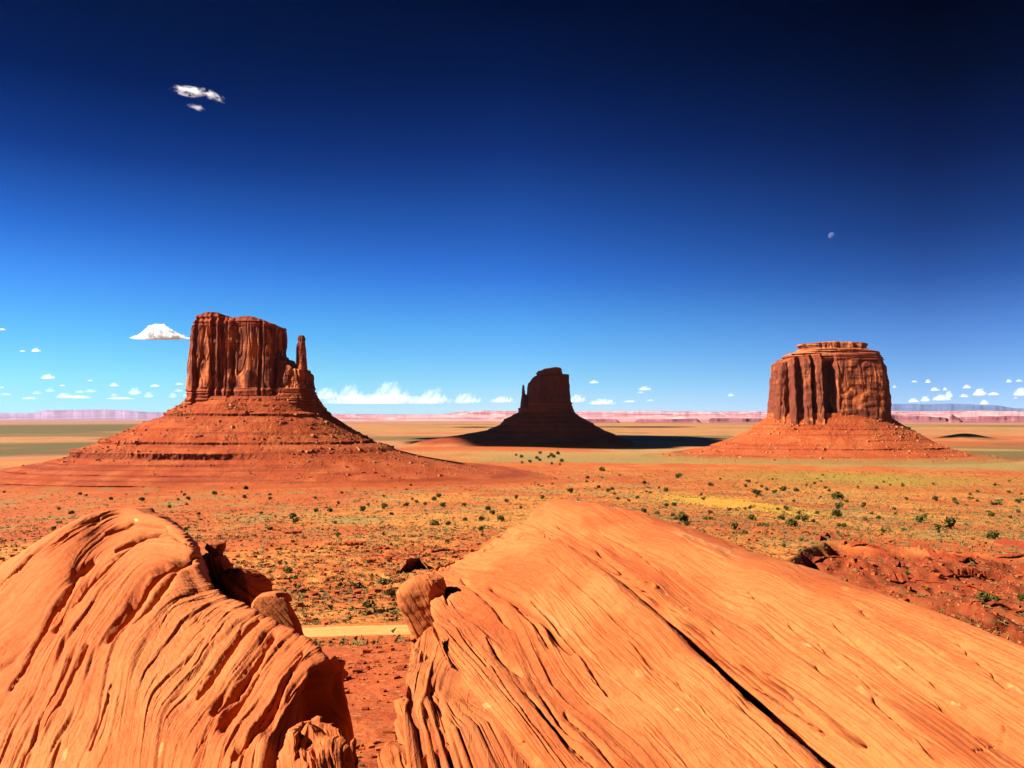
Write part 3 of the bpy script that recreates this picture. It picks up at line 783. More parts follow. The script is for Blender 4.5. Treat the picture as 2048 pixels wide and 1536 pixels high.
def line_field(px, py, lines):
    """smooth field that keeps the given value along each traced bedding line (thin plate spline)"""
    P_ = []; v = []
    for val, pts in lines:
        pts = np.array(pts, float); L_ = np.concatenate([[0], np.cumsum(np.hypot(*np.diff(pts, axis=0).T))])
        for q in np.linspace(0, L_[-1], 7): P_.append((np.interp(q, L_, pts[:, 0]), np.interp(q, L_, pts[:, 1]))); v.append(val)
    P_ = np.array(P_) / 500.0; v = np.array(v); n = len(P_)
    U = lambda r2: 0.5 * r2 * np.log(np.maximum(r2, 1e-12))
    K = U(((P_[:, None] - P_[None]) ** 2).sum(-1)) + np.eye(n) * 0.002
    A = np.zeros((n + 3, n + 3)); A[:n, :n] = K; A[:n, n] = 1; A[:n, n + 1:] = P_; A[n:, :n] = A[:n, n:].T
    w = np.linalg.solve(A, np.concatenate([v, [0, 0, 0]]))
    x = np.clip(px, -900, 3000) / 500.0; y = np.clip(py, 950, 2300) / 500.0
    r = w[n] + w[n + 1] * x + w[n + 2] * y
    for i in range(n): r = r + w[i] * U((x - P_[i, 0]) ** 2 + (y - P_[i, 1]) ** 2)
    return r

def sheet(name, ctrl, mat, nu, nv, seed, grooves=(), spots=(), rough=1.0, flip=False, calm=0.0, us=None, extra=None, lines=None, fine=0.9, beds=0.0):
    A = np.array(ctrl, float)                       # (curves, points, 3)
    G = catmull(catmull(A, nu, 0), nv, 1)
    mid = G[:, nv // 2]
    S = np.concatenate([[0], np.cumsum(np.linalg.norm(np.diff(mid, axis=0), axis=1))])[:, None] + 0 * G[..., 0]
    Tm = np.concatenate([np.zeros((nu, 1)), np.cumsum(np.linalg.norm(np.diff(G, axis=1), axis=2), axis=1)], 1)
    N = grid_normals(G)
    if flip: N = -N
    px, py = project(G)
    if lines is not None:
        S0 = S; S = line_field(px, py, lines); Tm = Tm + 0.7 * S0
        for _ in range(2): S[:, 1:-1] = (S[:, :-2] + S[:, 1:-1] + S[:, 2:]) / 3
    d, act = lam_disp(S, Tm, seed, rough, calm, fine, beds)
    ok = G[..., 1] > 1
    gmask = np.zeros_like(S)
    view = -G / np.linalg.norm(G, axis=-1, keepdims=True)
    facing = sst(0.02, 0.16, (N * view).sum(-1))
    for pts, w, dep in grooves:
        w = w * 0.72
        wob = 5 * noise(px * 0.02, py * 0.02, 3., seed) + 2 * noise(px * 0.09, py * 0.09, 3., seed)
        dd = poly_dist(px + wob, py, pts)
        ends = np.clip(np.minimum(np.hypot(px - pts[0][0], py - pts[0][1]), np.hypot(px - pts[-1][0], py - pts[-1][1])) / (3 * w), 0.15, 1)
        ww = w * (0.5 + 0.5 * ends)
        gm = np.exp(-(dd / ww) ** 2) * facing
        thin = sst(0.45, 0.1, dd / ww) * facing
        d = d - 1.25 * dep * (gm * 0.35 + thin * 0.85)
        gmask = np.maximum(gmask, np.exp(-(dd / (ww * 2.0)) ** 2))
    # extra fine layering inside the hollows
    fine = np.tanh(3 * noise(S * 11 + 0.2 * noise(S, Tm), Tm * 0.7, 2.0, seed + 9))
    d = d + 0.030 * gmask * fine
    if extra is not None: d = d + extra(px, py, S, Tm, G, facing)
    X = G + N * d[..., None]
    sp = blob_mask(px, py, spots) * sst(-0.35, 0.25, fbm(px * .09, py * .12, 0., 4, 77) + .1)
    V = X.reshape(-1, 3)
    F = grid_faces(nu, nv)
    if not flip: pass
    lam = np.stack([S, Tm, 0 * S], -1).reshape(-1, 3)
    return mesh_from(name, V, F, mat, attrs={'lam': ('FLOAT_VECTOR', lam), 'spot': ('FLOAT', sp), 'varn': ('FLOAT', np.zeros_like(sp))})

def W3(curve): return [P(*q) for q in curve]
def sh(curve, dx, dy, dz): return [np.array(p) + [dx, dy, dz] for p in curve]

sand_left = mat_slab('left_sandstone', (0.62, 0.200, 0.080), (0.56, 0.15, 0.055), (0.68, 0.27, 0.11), (0.36, 0.080, 0.032), 1.0)
sand_right = mat_slab('right_sandstone', (0.60, 0.192, 0.072), (0.53, 0.135, 0.045), (0.67, 0.28, 0.105), (0.38, 0.085, 0.030), 4.0)

L = [W3(c) for c in [
    [(-700, 1900, 6.5), (-520, 1600, 8.3), (-420, 1430, 10.2), (-330, 1300, 12), (-240, 1270, 13.2), (-180, 1290, 14), (-150, 1360, 15), (-140, 1800, 15.5)],
    [(-250, 1850, 6.6), (-80, 1536, 8.2), (0, 1390, 9.9), (60, 1240, 11.8), (85, 1125, 13.2), (100, 1070, 14.6), (130, 1130, 16), (150, 1600, 17)],
    [(-60, 1850, 6.5), (60, 1536, 8.0), (120, 1350, 9.8), (180, 1180, 12.2), (220, 1080, 14.2), (255, 1018, 16), (300, 1070, 17.5), (320, 1500, 18.5)],
    [(90, 1850, 6.4), (180, 1536, 7.8), (240, 1360, 9.3), (305, 1200, 11.3), (345, 1110, 13.0), (371, 1062, 14.3), (405, 1150, 15.8), (420, 1500, 16.5)],
    [(200, 1850, 6.3), (270, 1536, 7.6), (320, 1390, 8.9), (370, 1260, 10.4), (400, 1195, 11.6), (422, 1170, 12.6), (450, 1270, 14), (460, 1600, 14.8)],
    [(280, 1850, 6.2), (340, 1536, 7.5), (390, 1410, 8.6), (440, 1300, 9.8), (475, 1240, 10.8), (500, 1217, 11.6), (525, 1300, 12.8), (535, 1650, 13.5)],
    [(370, 1850, 6.1), (420, 1536, 7.3), (470, 1430, 8.2), (530, 1340, 9.1), (575, 1290, 9.8), (608, 1273, 10.4), (635, 1360, 11.5), (640, 1700, 12)],
    [(460, 1850, 6.1), (500, 1536, 7.2), (540, 1450, 7.9), (590, 1370, 8.6), (630, 1325, 9.2), (656, 1319, 9.7), (680, 1410, 10.8), (690, 1750, 11.5)],
    [(500, 1850, 6.2), (545, 1545, 7.25), (572, 1462, 7.95), (604, 1385, 8.65), (641, 1337, 9.25), (664, 1330, 9.75), (686, 1420, 10.9), (695, 1760, 11.6)],
    [(640, 1900, 8.6), (706, 1560, 9.4), (703, 1475, 9.8), (695, 1412, 10.0), (686, 1365, 10.15), (674, 1340, 10.25), (695, 1450, 11.1), (705, 1780, 11.8)]]]
L = [sh(L[0], -2.6, 0, -8), sh(L[0], -1.6, 0, -2.2)] + L + [sh(L[-1], -0.12, 0.1, -1.6), sh(L[-1], -0.2, 0.3, -9)]
L = [[c[0] + [0, -0.1, -7]] + c + [c[-1] + [0, 0.4, -6]] for c in L]
GL = [([(-40, 1215), (0, 1169), (63, 1110), (141, 1062), (200, 1036)], 6, .12), ([(85, 1266), (122, 1203), (156, 1147), (186, 1121)], 11, .17),
      ([(110, 1260), (130, 1221), (174, 1173), (230, 1117), (289, 1069), (334, 1058)], 8, .15), ([(219, 1277), (260, 1217), (297, 1169), (334, 1136), (386, 1117)], 15, .26),
      ([(267, 1243), (315, 1188), (356, 1143)], 8, .14), ([(393, 1392), (438, 1329), (478, 1277), (519, 1240)], 7, .14), ([(427, 1425), (467, 1381), (512, 1321), (549, 1269)], 12, .2),
      ([(440, 1450), (460, 1420), (482, 1384), (519, 1336)], 7, .16), ([(556, 1407), (579, 1351), (608, 1306)], 5, .10), ([(471, 1518), (519, 1459), (564, 1407)], 10, .16),
      ([(230, 1100), (290, 1068), (340, 1068), (385, 1095)], 5, .08), ([(210, 1065), (270, 1045), (330, 1050)], 5, .09), ([(20, 1380), (60, 1310), (95, 1250)], 4, .07),
      ([(40, 1536), (90, 1420), (140, 1320), (180, 1250)], 4, .07), ([(90, 1460), (130, 1380), (175, 1290)], 4, .06), ([(180, 1500), (205, 1430), (225, 1370)], 3, .05)]
def xL(px, py, S, T, G, facing):
    # rough broken rock low on the right end
    m = sst(1330, 1420, py) * sst(470, 530, px - 0.35 * (1450 - py)) * sst(1800, 1600, py)
    hol = sst(1.25, 0.6, np.hypot((px - 652) / 40, (py - 1412) / 84)) * sst(1325, 1350, py)
    return -0.42 * hol * facing + m * (0.10 * fbm(S * 1.6, T * 1.1, 0., 4, 91) + 0.03 * np.tanh(4 * noise(S * 3.5, T * 1.6, 0., 92)))
dome = sheet('sandstone_dome', L, sand_left, 1000, 760, 101, GL, [(273, 1040, 4, 2, 0, .9), (130, 1510, 4, 14, .3, .5), (322, 1500, 4, 18, .3, .4)], rough=0.5, extra=xL, fine=1.6, beds=1.15, lines=[
    (-0.3, [(-120, 1270), (0, 1160), (63, 1100), (141, 1052), (208, 1022), (262, 1012)]),
    (0.25, [(-140, 1420), (-20, 1260), (60, 1165), (141, 1095), (225, 1045), (300, 1035), (345, 1045)]),
    (0.7, [(-100, 1536), (0, 1370), (85, 1266), (122, 1203), (186, 1130), (250, 1085), (310, 1065), (365, 1075)]),
    (1.15, [(-20, 1600), (50, 1430), (110, 1290), (150, 1221), (200, 1160), (289, 1085), (334, 1075), (385, 1095)]),
    (1.75, [(90, 1600), (140, 1450), (200, 1310), (260, 1217), (297, 1169), (340, 1130), (386, 1117), (415, 1150)]),
    (2.2, [(200, 1600), (240, 1450), (300, 1310), (350, 1230), (400, 1175), (440, 1190)]),
    (2.65, [(300, 1600), (340, 1470), (393, 1370), (438, 1300), (478, 1250), (519, 1230)]),
    (3.0, [(370, 1600), (410, 1470), (455, 1390), (512, 1310), (560, 1265)]),
    (3.35, [(450, 1600), (480, 1500), (530, 1420), (579, 1340), (625, 1290)]),
    (3.7, [(530, 1600), (556, 1480), (590, 1390), (640, 1325), (668, 1325)]),
    (4.3, [(690, 1600), (700, 1480), (695, 1412), (690, 1360)])])
tag(dome, 'big rounded orange sandstone dome with curved layers in the lower left', 'rock')

# upper slab, right of the long dark crack
c0 = W3([(1050, 1034, 17), (1124, 1074, 15.0), (1241, 1147, 12.2), (1350, 1226, 9.9), (1526, 1350, 7.65), (1780, 1528, 5.75), (2130, 1760, 4.5)])
c1 = W3([(1100, 1004, 17.5), (1230, 1077, 14.2), (1380, 1162, 11.4), (1530, 1252, 9.4), (1745, 1362, 7.4), (2010, 1492, 6.0), (2350, 1740, 4.4)])
c2 = W3([(1215, 1012, 17.5), (1350, 1070, 14.2), (1520, 1140, 11.3), (1700, 1225, 9.2), (1905, 1328, 7.3), (2160, 1445, 5.9), (2530, 1690, 4.4)])
c3 = W3([(1375, 1066, 17), (1545, 1112, 14), (1733, 1174, 11), (1908, 1238, 9), (2055, 1294, 7.5), (2320, 1410, 6.0), (2720, 1610, 4.5)])
_d4 = np.array(W3([(1044, 1050, 16.8), (1110, 1078, 14.7), (1218, 1152, 11.7), (1318, 1236, 9.5), (1458, 1364, 7.45), (1580, 1470, 6.15), (1655, 1540, 5.45), (1860, 1740, 4.4)]))[::-1]
_ys = [17, 15, 12.2, 9.9, 7.65, 5.75, 4.5]; _D = [.03, .09, .15, .24, .45, .62, .62]
def trench(fx, fz):
    """a line along the crack: fx metres right of and fz below the edge of the lower slab"""
    return [np.array([np.interp(y, _d4[:, 1], _d4[:, 0]) + fx(D), y, np.interp(y, _d4[:, 1], _d4[:, 2]) - fz(D)]) for y, D in zip(_ys, _D)]
RU = [trench(lambda D: -.25, lambda D: 8), trench(lambda D: -.15, lambda D: 1.2 + D), trench(lambda D: .02 + .15 * D, lambda D: .05 + 1.15 * D), trench(lambda D: .04 + .95 * D, lambda D: 1.0 * D),
      trench(lambda D: .05 + 1.22 * D, lambda D: .45 * D), trench(lambda D: .07 + 1.45 * D, lambda D: .06 * D), c1, c2, c3, sh(c3, 0.12, 0.05, -0.45), sh(c3, 0.45, 0.2, -2.2), sh(c3, 0.8, 0.3, -7)]
RU = [[c[0] + [0, 2.5, -8], c[0] + [0, 0.8, -1.0]] + c + [c[-1] + [0, -1.2, -1.2], c[-1] + [0, -1.4, -6]] for c in RU]
GU = [([(1120, 1052), (1192, 1099), (1247, 1150), (1319, 1212)], 6, .12), ([(1345, 1225), (1395, 1268), (1440, 1315), (1520, 1380)], 5, .12), ([(1428, 1261), (1475, 1309), (1526, 1352), (1577, 1396)], 8, .15),
      ([(1365, 1258), (1425, 1312), (1500, 1372), (1560, 1412), (1640, 1470)], 5, .12), ([(1540, 1350), (1620, 1412), (1683, 1466), (1720, 1491)], 6, .11), ([(1501, 1181), (1534, 1214), (1563, 1236)], 4, .07),
      ([(1581, 1250), (1610, 1272)], 5, .08), ([(1665, 1246), (1720, 1287)], 3, .06), ([(1705, 1206), (1742, 1232)], 4, .05), ([(1749, 1400), (1793, 1444), (1830, 1477), (1884, 1528)], 6, .1),
      ([(1870, 1396), (1905, 1430), (1950, 1469)], 5, .09), ([(1921, 1283), (1965, 1325), (2016, 1374)], 4, .06), ([(1635, 1332), (1648, 1345)], 4, .07), ([(1200, 1062), (1270, 1100), (1320, 1140)], 4, .05),
      ([(1955, 1505), (1985, 1490), (2005, 1470), (2012, 1450)], 2, .05), ([(1480, 1330), (1560, 1392), (1600, 1425)], 4, .1), ([(1640, 1290), (1700, 1340), (1760, 1395)], 4, .06), ([(1780, 1300), (1850, 1350), (1930, 1410)], 3, .05)]
SU = [(1158, 1000, 6, 2.5, 0, 1.), (1331, 1190, 4, 3, 0, .8), (1613, 1291, 12, 5, .3, .4), (1799, 1331, 4, 3, 0, .8), (1909, 1400, 8, 6, .5, .8), (1385, 1075, 44, 6, .35, .28), (1450, 1100, 40, 6, .38, .25), (1690, 1175, 10, 3, .3, .2), (1835, 1490, 14, 4, .7, .5), (1725, 1385, 16, 5, .6, .35), (2030, 1375, 22, 4, .6, .4)]
slab_up = sheet('sandstone_slab', RU, sand_right, 1100, 900, 202, GU, SU, rough=0.65, calm=0.03, flip=True, beds=0.65, lines=[
    (0.0, [(1050, 1030), (1124, 1074), (1241, 1147), (1350, 1226), (1494, 1345), (1650, 1465), (1760, 1555)]),
    (0.6, [(1075, 1015), (1180, 1078), (1310, 1158), (1440, 1243), (1590, 1352), (1750, 1470), (1860, 1555)]),
    (1.3, [(1100, 1004), (1230, 1072), (1380, 1155), (1530, 1243), (1700, 1350), (1870, 1465), (1990, 1555)]),
    (1.9, [(1150, 1000), (1290, 1068), (1450, 1145), (1610, 1228), (1790, 1330), (1980, 1450), (2120, 1550)]),
    (2.5, [(1215, 1006), (1350, 1060), (1520, 1130), (1700, 1213), (1900, 1318), (2100, 1440)]),
    (3.2, [(1300, 1036), (1450, 1085), (1630, 1150), (1800, 1218), (1980, 1300), (2150, 1390)]),
    (3.8, [(1375, 1062), (1545, 1108), (1733, 1170), (1908, 1232), (2055, 1290)])])
tag(slab_up, 'broad smooth orange sandstone slab to the right of the long dark crack', 'rock')

# lower slab between the crack and the broken left edge
d0 = W3([(852, 1146, 15), (866, 1178, 13.5), (875, 1222, 12), (889, 1272, 10.2), (932, 1334, 8.8), (988, 1396, 7.6), (1120, 1536, 5.9), (1300, 1720, 4.6)])
d1 = W3([(905, 1126, 15.6), (950, 1160, 13.6), (990, 1220, 11.9), (1050, 1290, 10), (1120, 1360, 8.5), (1210, 1440, 7.2), (1330, 1560, 5.7), (1500, 1720, 4.6)])
d2 = W3([(962, 1099, 16), (1030, 1135, 13.8), (1100, 1200, 11.5), (1180, 1275, 9.6), (1270, 1360, 8), (1370, 1450, 6.7), (1480, 1560, 5.5), (1660, 1720, 4.5)])
d3 = W3([(1008, 1072, 16.5), (1090, 1098, 14.1), (1180, 1152, 11.7), (1285, 1240, 9.5), (1390, 1335, 7.8), (1500, 1430, 6.5), (1590, 1530, 5.5), (1760, 1700, 4.4)])
d4 = W3([(1044, 1050, 16.8), (1110, 1078, 14.7), (1218, 1152, 11.7), (1318, 1236, 9.5), (1458, 1364, 7.45), (1580, 1470, 6.15), (1655, 1540, 5.45), (1860, 1740, 4.4)])
RD = [sh(d0, 0.25, .1, -7), sh(d0, 0.12, 0, -1.0), sh(d0, -0.02, 0, -0.22), d0, d1, d2, d3, d4, sh(d4, 0.0, 0.02, -0.16), sh(d4, -0.10, 0.05, -1.2), sh(d4, -0.12, .1, -7)]
RD = [[c[0] + [-0.1, 2.0, -8], c[0] + [0, 0.5, -0.9]] + c + [c[-1] + [0, -1.2, -1.2], c[-1] + [0, -1.4, -6]] for c in RD]
GD = [([(985, 1178), (1040, 1205), (1090, 1245), (1120, 1277), (1140, 1295)], 15, .17), ([(1020, 1195), (1060, 1240), (1100, 1290)], 8, .10), ([(1060, 1200), (1100, 1235), (1150, 1300), (1215, 1385)], 6, .10),
      ([(975, 1280), (1011, 1327), (1044, 1345)], 6, .10), ([(1058, 1385), (1087, 1425), (1138, 1476), (1190, 1530)], 7, .12), ([(1257, 1277), (1305, 1327), (1370, 1382)], 4, .08), ([(1185, 1356), (1218, 1389)], 4, .07),
      ([(900, 1240), (935, 1285), (975, 1330)], 4, .07), ([(1085, 1390), (1120, 1440), (1160, 1480)], 5, .08), ([(1040, 1490), (1075, 1536)], 6, .09), ([(1120, 1076), (1060, 1068), (1010, 1085), (965, 1098)], 5, .10),
      ([(870, 1140), (905, 1132), (960, 1136), (1000, 1142)], 5, .09), ([(1000, 1075), (1050, 1063), (1100, 1068)], 6, .12), ([(1100, 1120), (1180, 1190), (1260, 1260)], 3, .04), ([(1350, 1360), (1400, 1410), (1460, 1480)], 3, .05), ([(925, 1160), (985, 1210), (1020, 1255)], 5, .07),
      ([(1130, 1420), (1180, 1470), (1230, 1536)], 4, .07), ([(868, 1160), (885, 1180), (895, 1205)], 5, .12), ([(1290, 1460), (1330, 1500), (1370, 1545)], 4, .05)]
SD = [(1280, 1350, 10, 12, .6, .22), (972, 1412, 9, 6, 0, .35), (1355, 1422, 6, 3, 0, .7), (1110, 1240, 70, 4, .66, .15), (1200, 1330, 70, 4, .8, .15)]
slab_down = sheet('sandstone_slab', RD, sand_right, 1100, 950, 303, GD, SD, rough=0.72, calm=0.0, flip=True, beds=0.75, lines=[
    (3.2, [(1050, 1062), (1112, 1075), (1222, 1150), (1320, 1235), (1455, 1365), (1590, 1480), (1700, 1580)]),
    (2.6, [(962, 1092), (1030, 1082), (1100, 1105), (1180, 1162), (1265, 1240), (1375, 1350), (1480, 1450), (1580, 1545)]),
    (1.9, [(920, 1128), (1000, 1130), (1075, 1165), (1150, 1230), (1235, 1320), (1330, 1420), (1430, 1530)]),
    (1.45, [(890, 1150), (960, 1160), (1040, 1200), (1100, 1255), (1150, 1310), (1215, 1385), (1300, 1480), (1360, 1560)]),
    (0.9, [(872, 1180), (925, 1220), (975, 1275), (1040, 1345), (1120, 1435), (1210, 1540)]),
    (0.4, [(878, 1240), (925, 1305), (985, 1375), (1060, 1460), (1130, 1560)]),
    (0.0, [(880, 1290), (920, 1350), (985, 1420), (1050, 1500), (1100, 1580)])])
tag(slab_down, 'grooved orange sandstone slab between the long dark crack and the broken blocks', 'rock')

def boulder(name, rows, mat, seed, label, cat='rock', ratio=0.9, sup=2.6, nt=420, nz=380, rough=1.0, tilt=0.3, big=0.06, varn=0.0, spots=(), cuts=6, grooves=()):
    """rows from the top down: (py, left px, right px, distance)"""
    R = np.array(rows, float)
    k = R[:, 3] / FPX
    z = (HOR - R[:, 0]) * k; xl = (R[:, 1] - 1024) * k; xr = (R[:, 2] - 1024) * k
    base = min(z[-1] - 0.5, -9.0)
    z = np.append(z, base); xl = np.append(xl, xl[-1] - 0.2); xr = np.append(xr, xr[-1] + 0.2); dd = np.append(R[:, 3], R[-1, 3])
    t = np.linspace(0, 1, nz); vis = z[-2]
    # most rows in the part that can be seen
    zz = np.where(t < 0.86, z[0] + (vis - z[0]) * (t / 0.86) ** 1.15, vis + (base - vis) * (t - 0.86) / 0.14)
    f = lambda a: np.interp(-zz, -z, a)
    ox, oy = outline(sup, nt)
    hw = (f(xr) - f(xl)) / 2; cx = (f(xr) + f(xl)) / 2
    hw = hw * np.clip(np.sqrt(np.clip((z[0] - zz) / (0.10 * max(hw.max(), .1)), 0, 1)), 0, 1)
    X = cx[None] + hw[None] * ox[:, None]; Y = f(dd)[None] + hw[None] * ratio * oy[:, None] + hw[None] * ratio * 0.6; Z = zz[None] + 0 * X
    G = np.stack([X, Y, Z], -1)
    N = grid_normals(G, True)
    if (N[:, nz // 2, 0] * ox).sum() < 0: N = -N
    S = (X * math.cos(tilt) + Z * math.sin(tilt)); T = Y * 0.8 + Z * math.cos(tilt) - X * math.sin(tilt)
    d, act = lam_disp(S * 1.3, T, seed, rough * 0.7, 0.0, 1.5, 0.8)
    size = hw.max()
    d = d * min(1, size / 0.45)
    fade = np.clip(hw / (0.25 * size), 0, 1)[None]
    bigd = big * size * 2.2 * fbm(X / (size * 1.2), Y / (size * 1.2), Z / (size * 1.2), 4, seed + 2) + big * size * 0.35 * np.tanh(6 * noise(X / (size * .7), Y / (size * .7), Z / (size * .7), seed + 3))
    V = G + N * (bigd * fade)[..., None]
    rg = np.random.RandomState(seed)
    cz = np.stack([cx[None] + 0 * X, f(dd)[None] + hw[None] * ratio * 0.6 + 0 * X, Z], -1)
    off = V - cz
    blk = np.floor((Z + 0.35 * X) / (size * 1.8) + 0.3 * noise(X * 2, Y * 2, 0.)).astype(int)
    for b_ in np.unique(blk):
        mk = blk == b_
        for q in range(cuts):
            a_ = rg.uniform(0, 6.28); nn = np.array([math.cos(a_), math.sin(a_) / max(ratio, .5), rg.uniform(-.15, .35)]); lim = rg.uniform(.66, .94)
            pr = off @ nn; ex = np.maximum(pr - lim * hw[None], 0) * mk * 0.85
            off = off - ex[..., None] * nn / (nn @ nn)
    V = cz + off
    N2 = grid_normals(V, True)
    if (N2[:, nz // 2, 0] * ox).sum() < 0: N2 = -N2
    V = V + N2 * (d * fade)[..., None]
    gx, gy = project(V); fc = sst(0.0, 0.15, (N2 * (-V / np.linalg.norm(V, axis=-1, keepdims=True))).sum(-1))
    for pts, w, dep in grooves:
        dd_ = poly_dist(gx + 4 * noise(gx * .03, gy * .03, seed), gy, pts) / w
        V = V - N2 * (dep * fc * (0.4 * np.exp(-dd_ ** 2) + 0.9 * sst(0.7, 0.15, dd_)))[..., None]
    px, py = project(G)
    vr = varn * sst(-0.2, 0.3, noise(X * 5, Y * 2, Z * 0.8, seed + 4)) + 0 * X
    o = mesh_from(name, V.reshape(-1, 3), grid_faces(nt, nz, True), mat,
                  attrs={'lam': ('FLOAT_VECTOR', np.stack([S, T, 0 * S], -1).reshape(-1, 3)), 'spot': ('FLOAT', 0 * S), 'varn': ('FLOAT', vr)})
    tag(o, label, cat)
    return o

boulder('boulder', [(1084, 425, 440, 15.5), (1088, 412, 446, 15.5), (1097, 408, 446, 15.5), (1106, 417, 442, 15.5), (1130, 412, 440, 15.5), (1300, 405, 445, 15.5)], sand_left, 401,
        'small dark overhanging knob on the skyline of the left dome', varn=0.6, cuts=0, big=0.015, rough=0.5)
boulder('boulder', [(1106, 405, 420, 15.0), (1114, 396, 440, 15.0), (1135, 390, 456, 15.0), (1170, 398, 462, 15.0), (1400, 390, 470, 15.0)], sand_left, 402,
        'shaded rock deep in the notch behind the crest of the left dome', varn=0.3)
boulder('boulder', [(1136, 470, 484, 14.2), (1141, 450, 500, 14.2), (1150, 442, 514, 14.2), (1165, 436, 524, 14.2), (1182, 436, 531, 14.2), (1205, 436, 534, 14.2), (1260, 436, 545, 14.2), (1500, 430, 560, 14.2)], sand_left, 403,
        'rounded layered rock behind the left dome with a ribbed brown top', rough=1.8, tilt=0.9, cuts=2, varn=0.4)
boulder('boulder', [(1186, 545, 560, 12.6), (1191, 525, 565, 12.6), (1203, 505, 572, 12.6), (1220, 497, 583, 12.6), (1243, 497, 596, 12.6), (1270, 504, 607, 12.6), (1310, 510, 618, 12.6), (1600, 510, 650, 12.6)], sand_left, 404,
        'wedge shaped rock behind the left dome, dark on the side above the road', rough=1.5, tilt=0.8, cuts=3, varn=0.3)
boulder('boulder', [(1443, 600, 632, 7.35), (1453, 584, 656, 7.3), (1470, 570, 674, 7.2), (1492, 560, 690, 7.1), (1515, 554, 700, 7.0), (1545, 548, 708, 6.9), (1750, 530, 720, 6.7)], sand_left, 405,
        'rough broken rock heap at the foot of the black shaded face', rough=2.2, tilt=0.5, big=0.16)
boulder('boulder', [(1476, 705, 712, 7.9), (1486, 699, 714, 7.9), (1510, 692, 715, 7.9), (1545, 684, 718, 7.9), (1700, 675, 722, 7.9)], sand_left, 406,
        'thin upright splinter of rock beside the rough broken heap', nt=200, nz=200)
boulder('sandstone_block', [(1150, 840, 870, 12.9), (1156, 825, 886, 12.9), (1170, 806, 892, 12.9), (1186, 793, 896, 12.9), (1205, 796, 898, 12.9), (1228, 803, 898, 12.9), (1248, 812, 898, 12.9), (1268, 820, 898, 12.9), (1300, 818, 898, 12.9), (1345, 814, 898, 12.9), (1600, 805, 900, 12.9)], sand_right, 407,
        'squarish standing sandstone block leaning on the upper left of the grooved slab', sup=3.2, tilt=0.55, ratio=0.8, rough=2.0, varn=0.15, cuts=4)
boulder('boulder', [(1243, 862, 873, 10.3), (1250, 851, 878, 10.1), (1265, 838, 873, 9.9), (1290, 827, 876, 9.6), (1320, 821, 886, 9.2), (1350, 819, 902, 8.8), (1380, 814, 932, 8.4), (1410, 808, 975, 8.0), (1450, 806, 1040, 7.5), (1495, 806, 1080, 7.0), (1545, 812, 1120, 6.5), (1750, 800, 1250, 5.6)], sand_right, 408,
        'tall smooth boulder with brown staining left of the grooved slab', tilt=0.45, ratio=0.7, varn=0.35, big=0.07, rough=1.5, cuts=3,
        grooves=[([(814, 1385), (834, 1440), (849, 1487), (876, 1530)], 10, .26), ([(866, 1380), (876, 1414), (885, 1461), (896, 1520)], 7, .2), ([(856, 1425), (866, 1470), (884, 1530)], 7, .2), ([(905, 1420), (925, 1480), (940, 1540)], 3, .08)])
boulder('boulder', [(1398, 796, 812, 8.9), (1408, 789, 830, 8.9), (1428, 787, 846, 8.8), (1450, 790, 860, 8.8), (1476, 794, 870, 8.7), (1510, 796, 880, 8.6), (1700, 780, 900, 8.4)], sand_right, 409,
        'narrow splinter of rock at the foot of the tall stained boulder', nt=240, nz=240, tilt=0.6)
boulder('boulder', [(1485, 768, 784, 7.4), (1491, 759, 802, 7.4), (1504, 753, 826, 7.3), (1520, 749, 850, 7.2), (1545, 745, 885, 7.1), (1750, 720, 930, 6.8)], sand_right, 410,
        'low orange rock at the bottom edge in the gap between the big rocks', nt=300, nz=240, tilt=0.9)

# ---------------------------------------------------------------- rock shelves, stones, bushes, scrub
red_rock = mat_plain('red_ledge_rock', ((0.50, 0.125, 0.045), (0.36, 0.080, 0.032)), 0.8, bump=0.25)

def shelf(px, py, wpx, thick, seed, label):
    """a flat overhanging slab of rock lying on the slope"""
    d = ray_ground(px, py)
    if d is None: return
    x = (px - 1024) / FPX * d; w = wpx / FPX * d
    nt, nk = 90, 8
    th = np.linspace(0, 2 * np.pi, nt, endpoint=False)
    ox, oy = np.cos(th), np.sin(th)
    r = 1 + 0.30 * fbm(ox * 1.3, oy * 1.3, seed, 4, seed) + 0.10 * np.tanh(4 * noise(ox * 3, oy * 3, seed))
    prof = [(0.0, 0.96), (0.30, 1.02), (0.62, 1.06), (0.8, 1.0), (0.97, 0.92), (0.99, 0.74), (0.0, 0.72), (-1.3, 0.60)]   # (unused slot keeps the underside cut back)
    lv = [(-1.6, 0.55), (-0.35, 0.62), (0.12, 0.66), (0.16, 0.93), (0.45, 1.0), (0.70, 0.97), (0.85, 1.02), (1.0, 0.93), (1.06, 0.55), (1.05, 0.0)]
    g0 = float(max(ground_z(np.array(x), np.array(d)), ground_z(np.array(x), np.array(d - w * 0.1)))) + 0.35 * thick
    G = []
    for h, s in lv:
        jag = 1 + 0.05 * noise(ox * 4, oy * 4, h * 5 + seed)
        X = x + w / 2 * ox * r * s * jag; Y = d + w * 0.32 + w * 0.36 * oy * r * s * jag
        Z = g0 + thick * h - 0.05 * (Y - d) - 0.03 * (X - x) + 0.1 * thick * noise(X / 2, Y / 2, h)
        G.append(np.stack([X, Y, Z], -1))
    V = np.stack(G, 1)
    o = mesh_from('rock_shelf', V.reshape(-1, 3), grid_faces(nt, len(lv), True), red_rock, smooth=False)
    tag(o, label, 'rock', 'flat rock shelves on the slope beyond the road')
for a in [(704, 1092, 40, 1.0, 4, 'thin rock shelf on the far slope, centre left of the gap'), (580, 1068, 40, 1.0, 6, 'small far rock shelf near the top of the left dome'),
          (735, 1126, 30, 0.8, 9, 'small rock shelf among the grey rubble of the slope')]:
    shelf(*a)
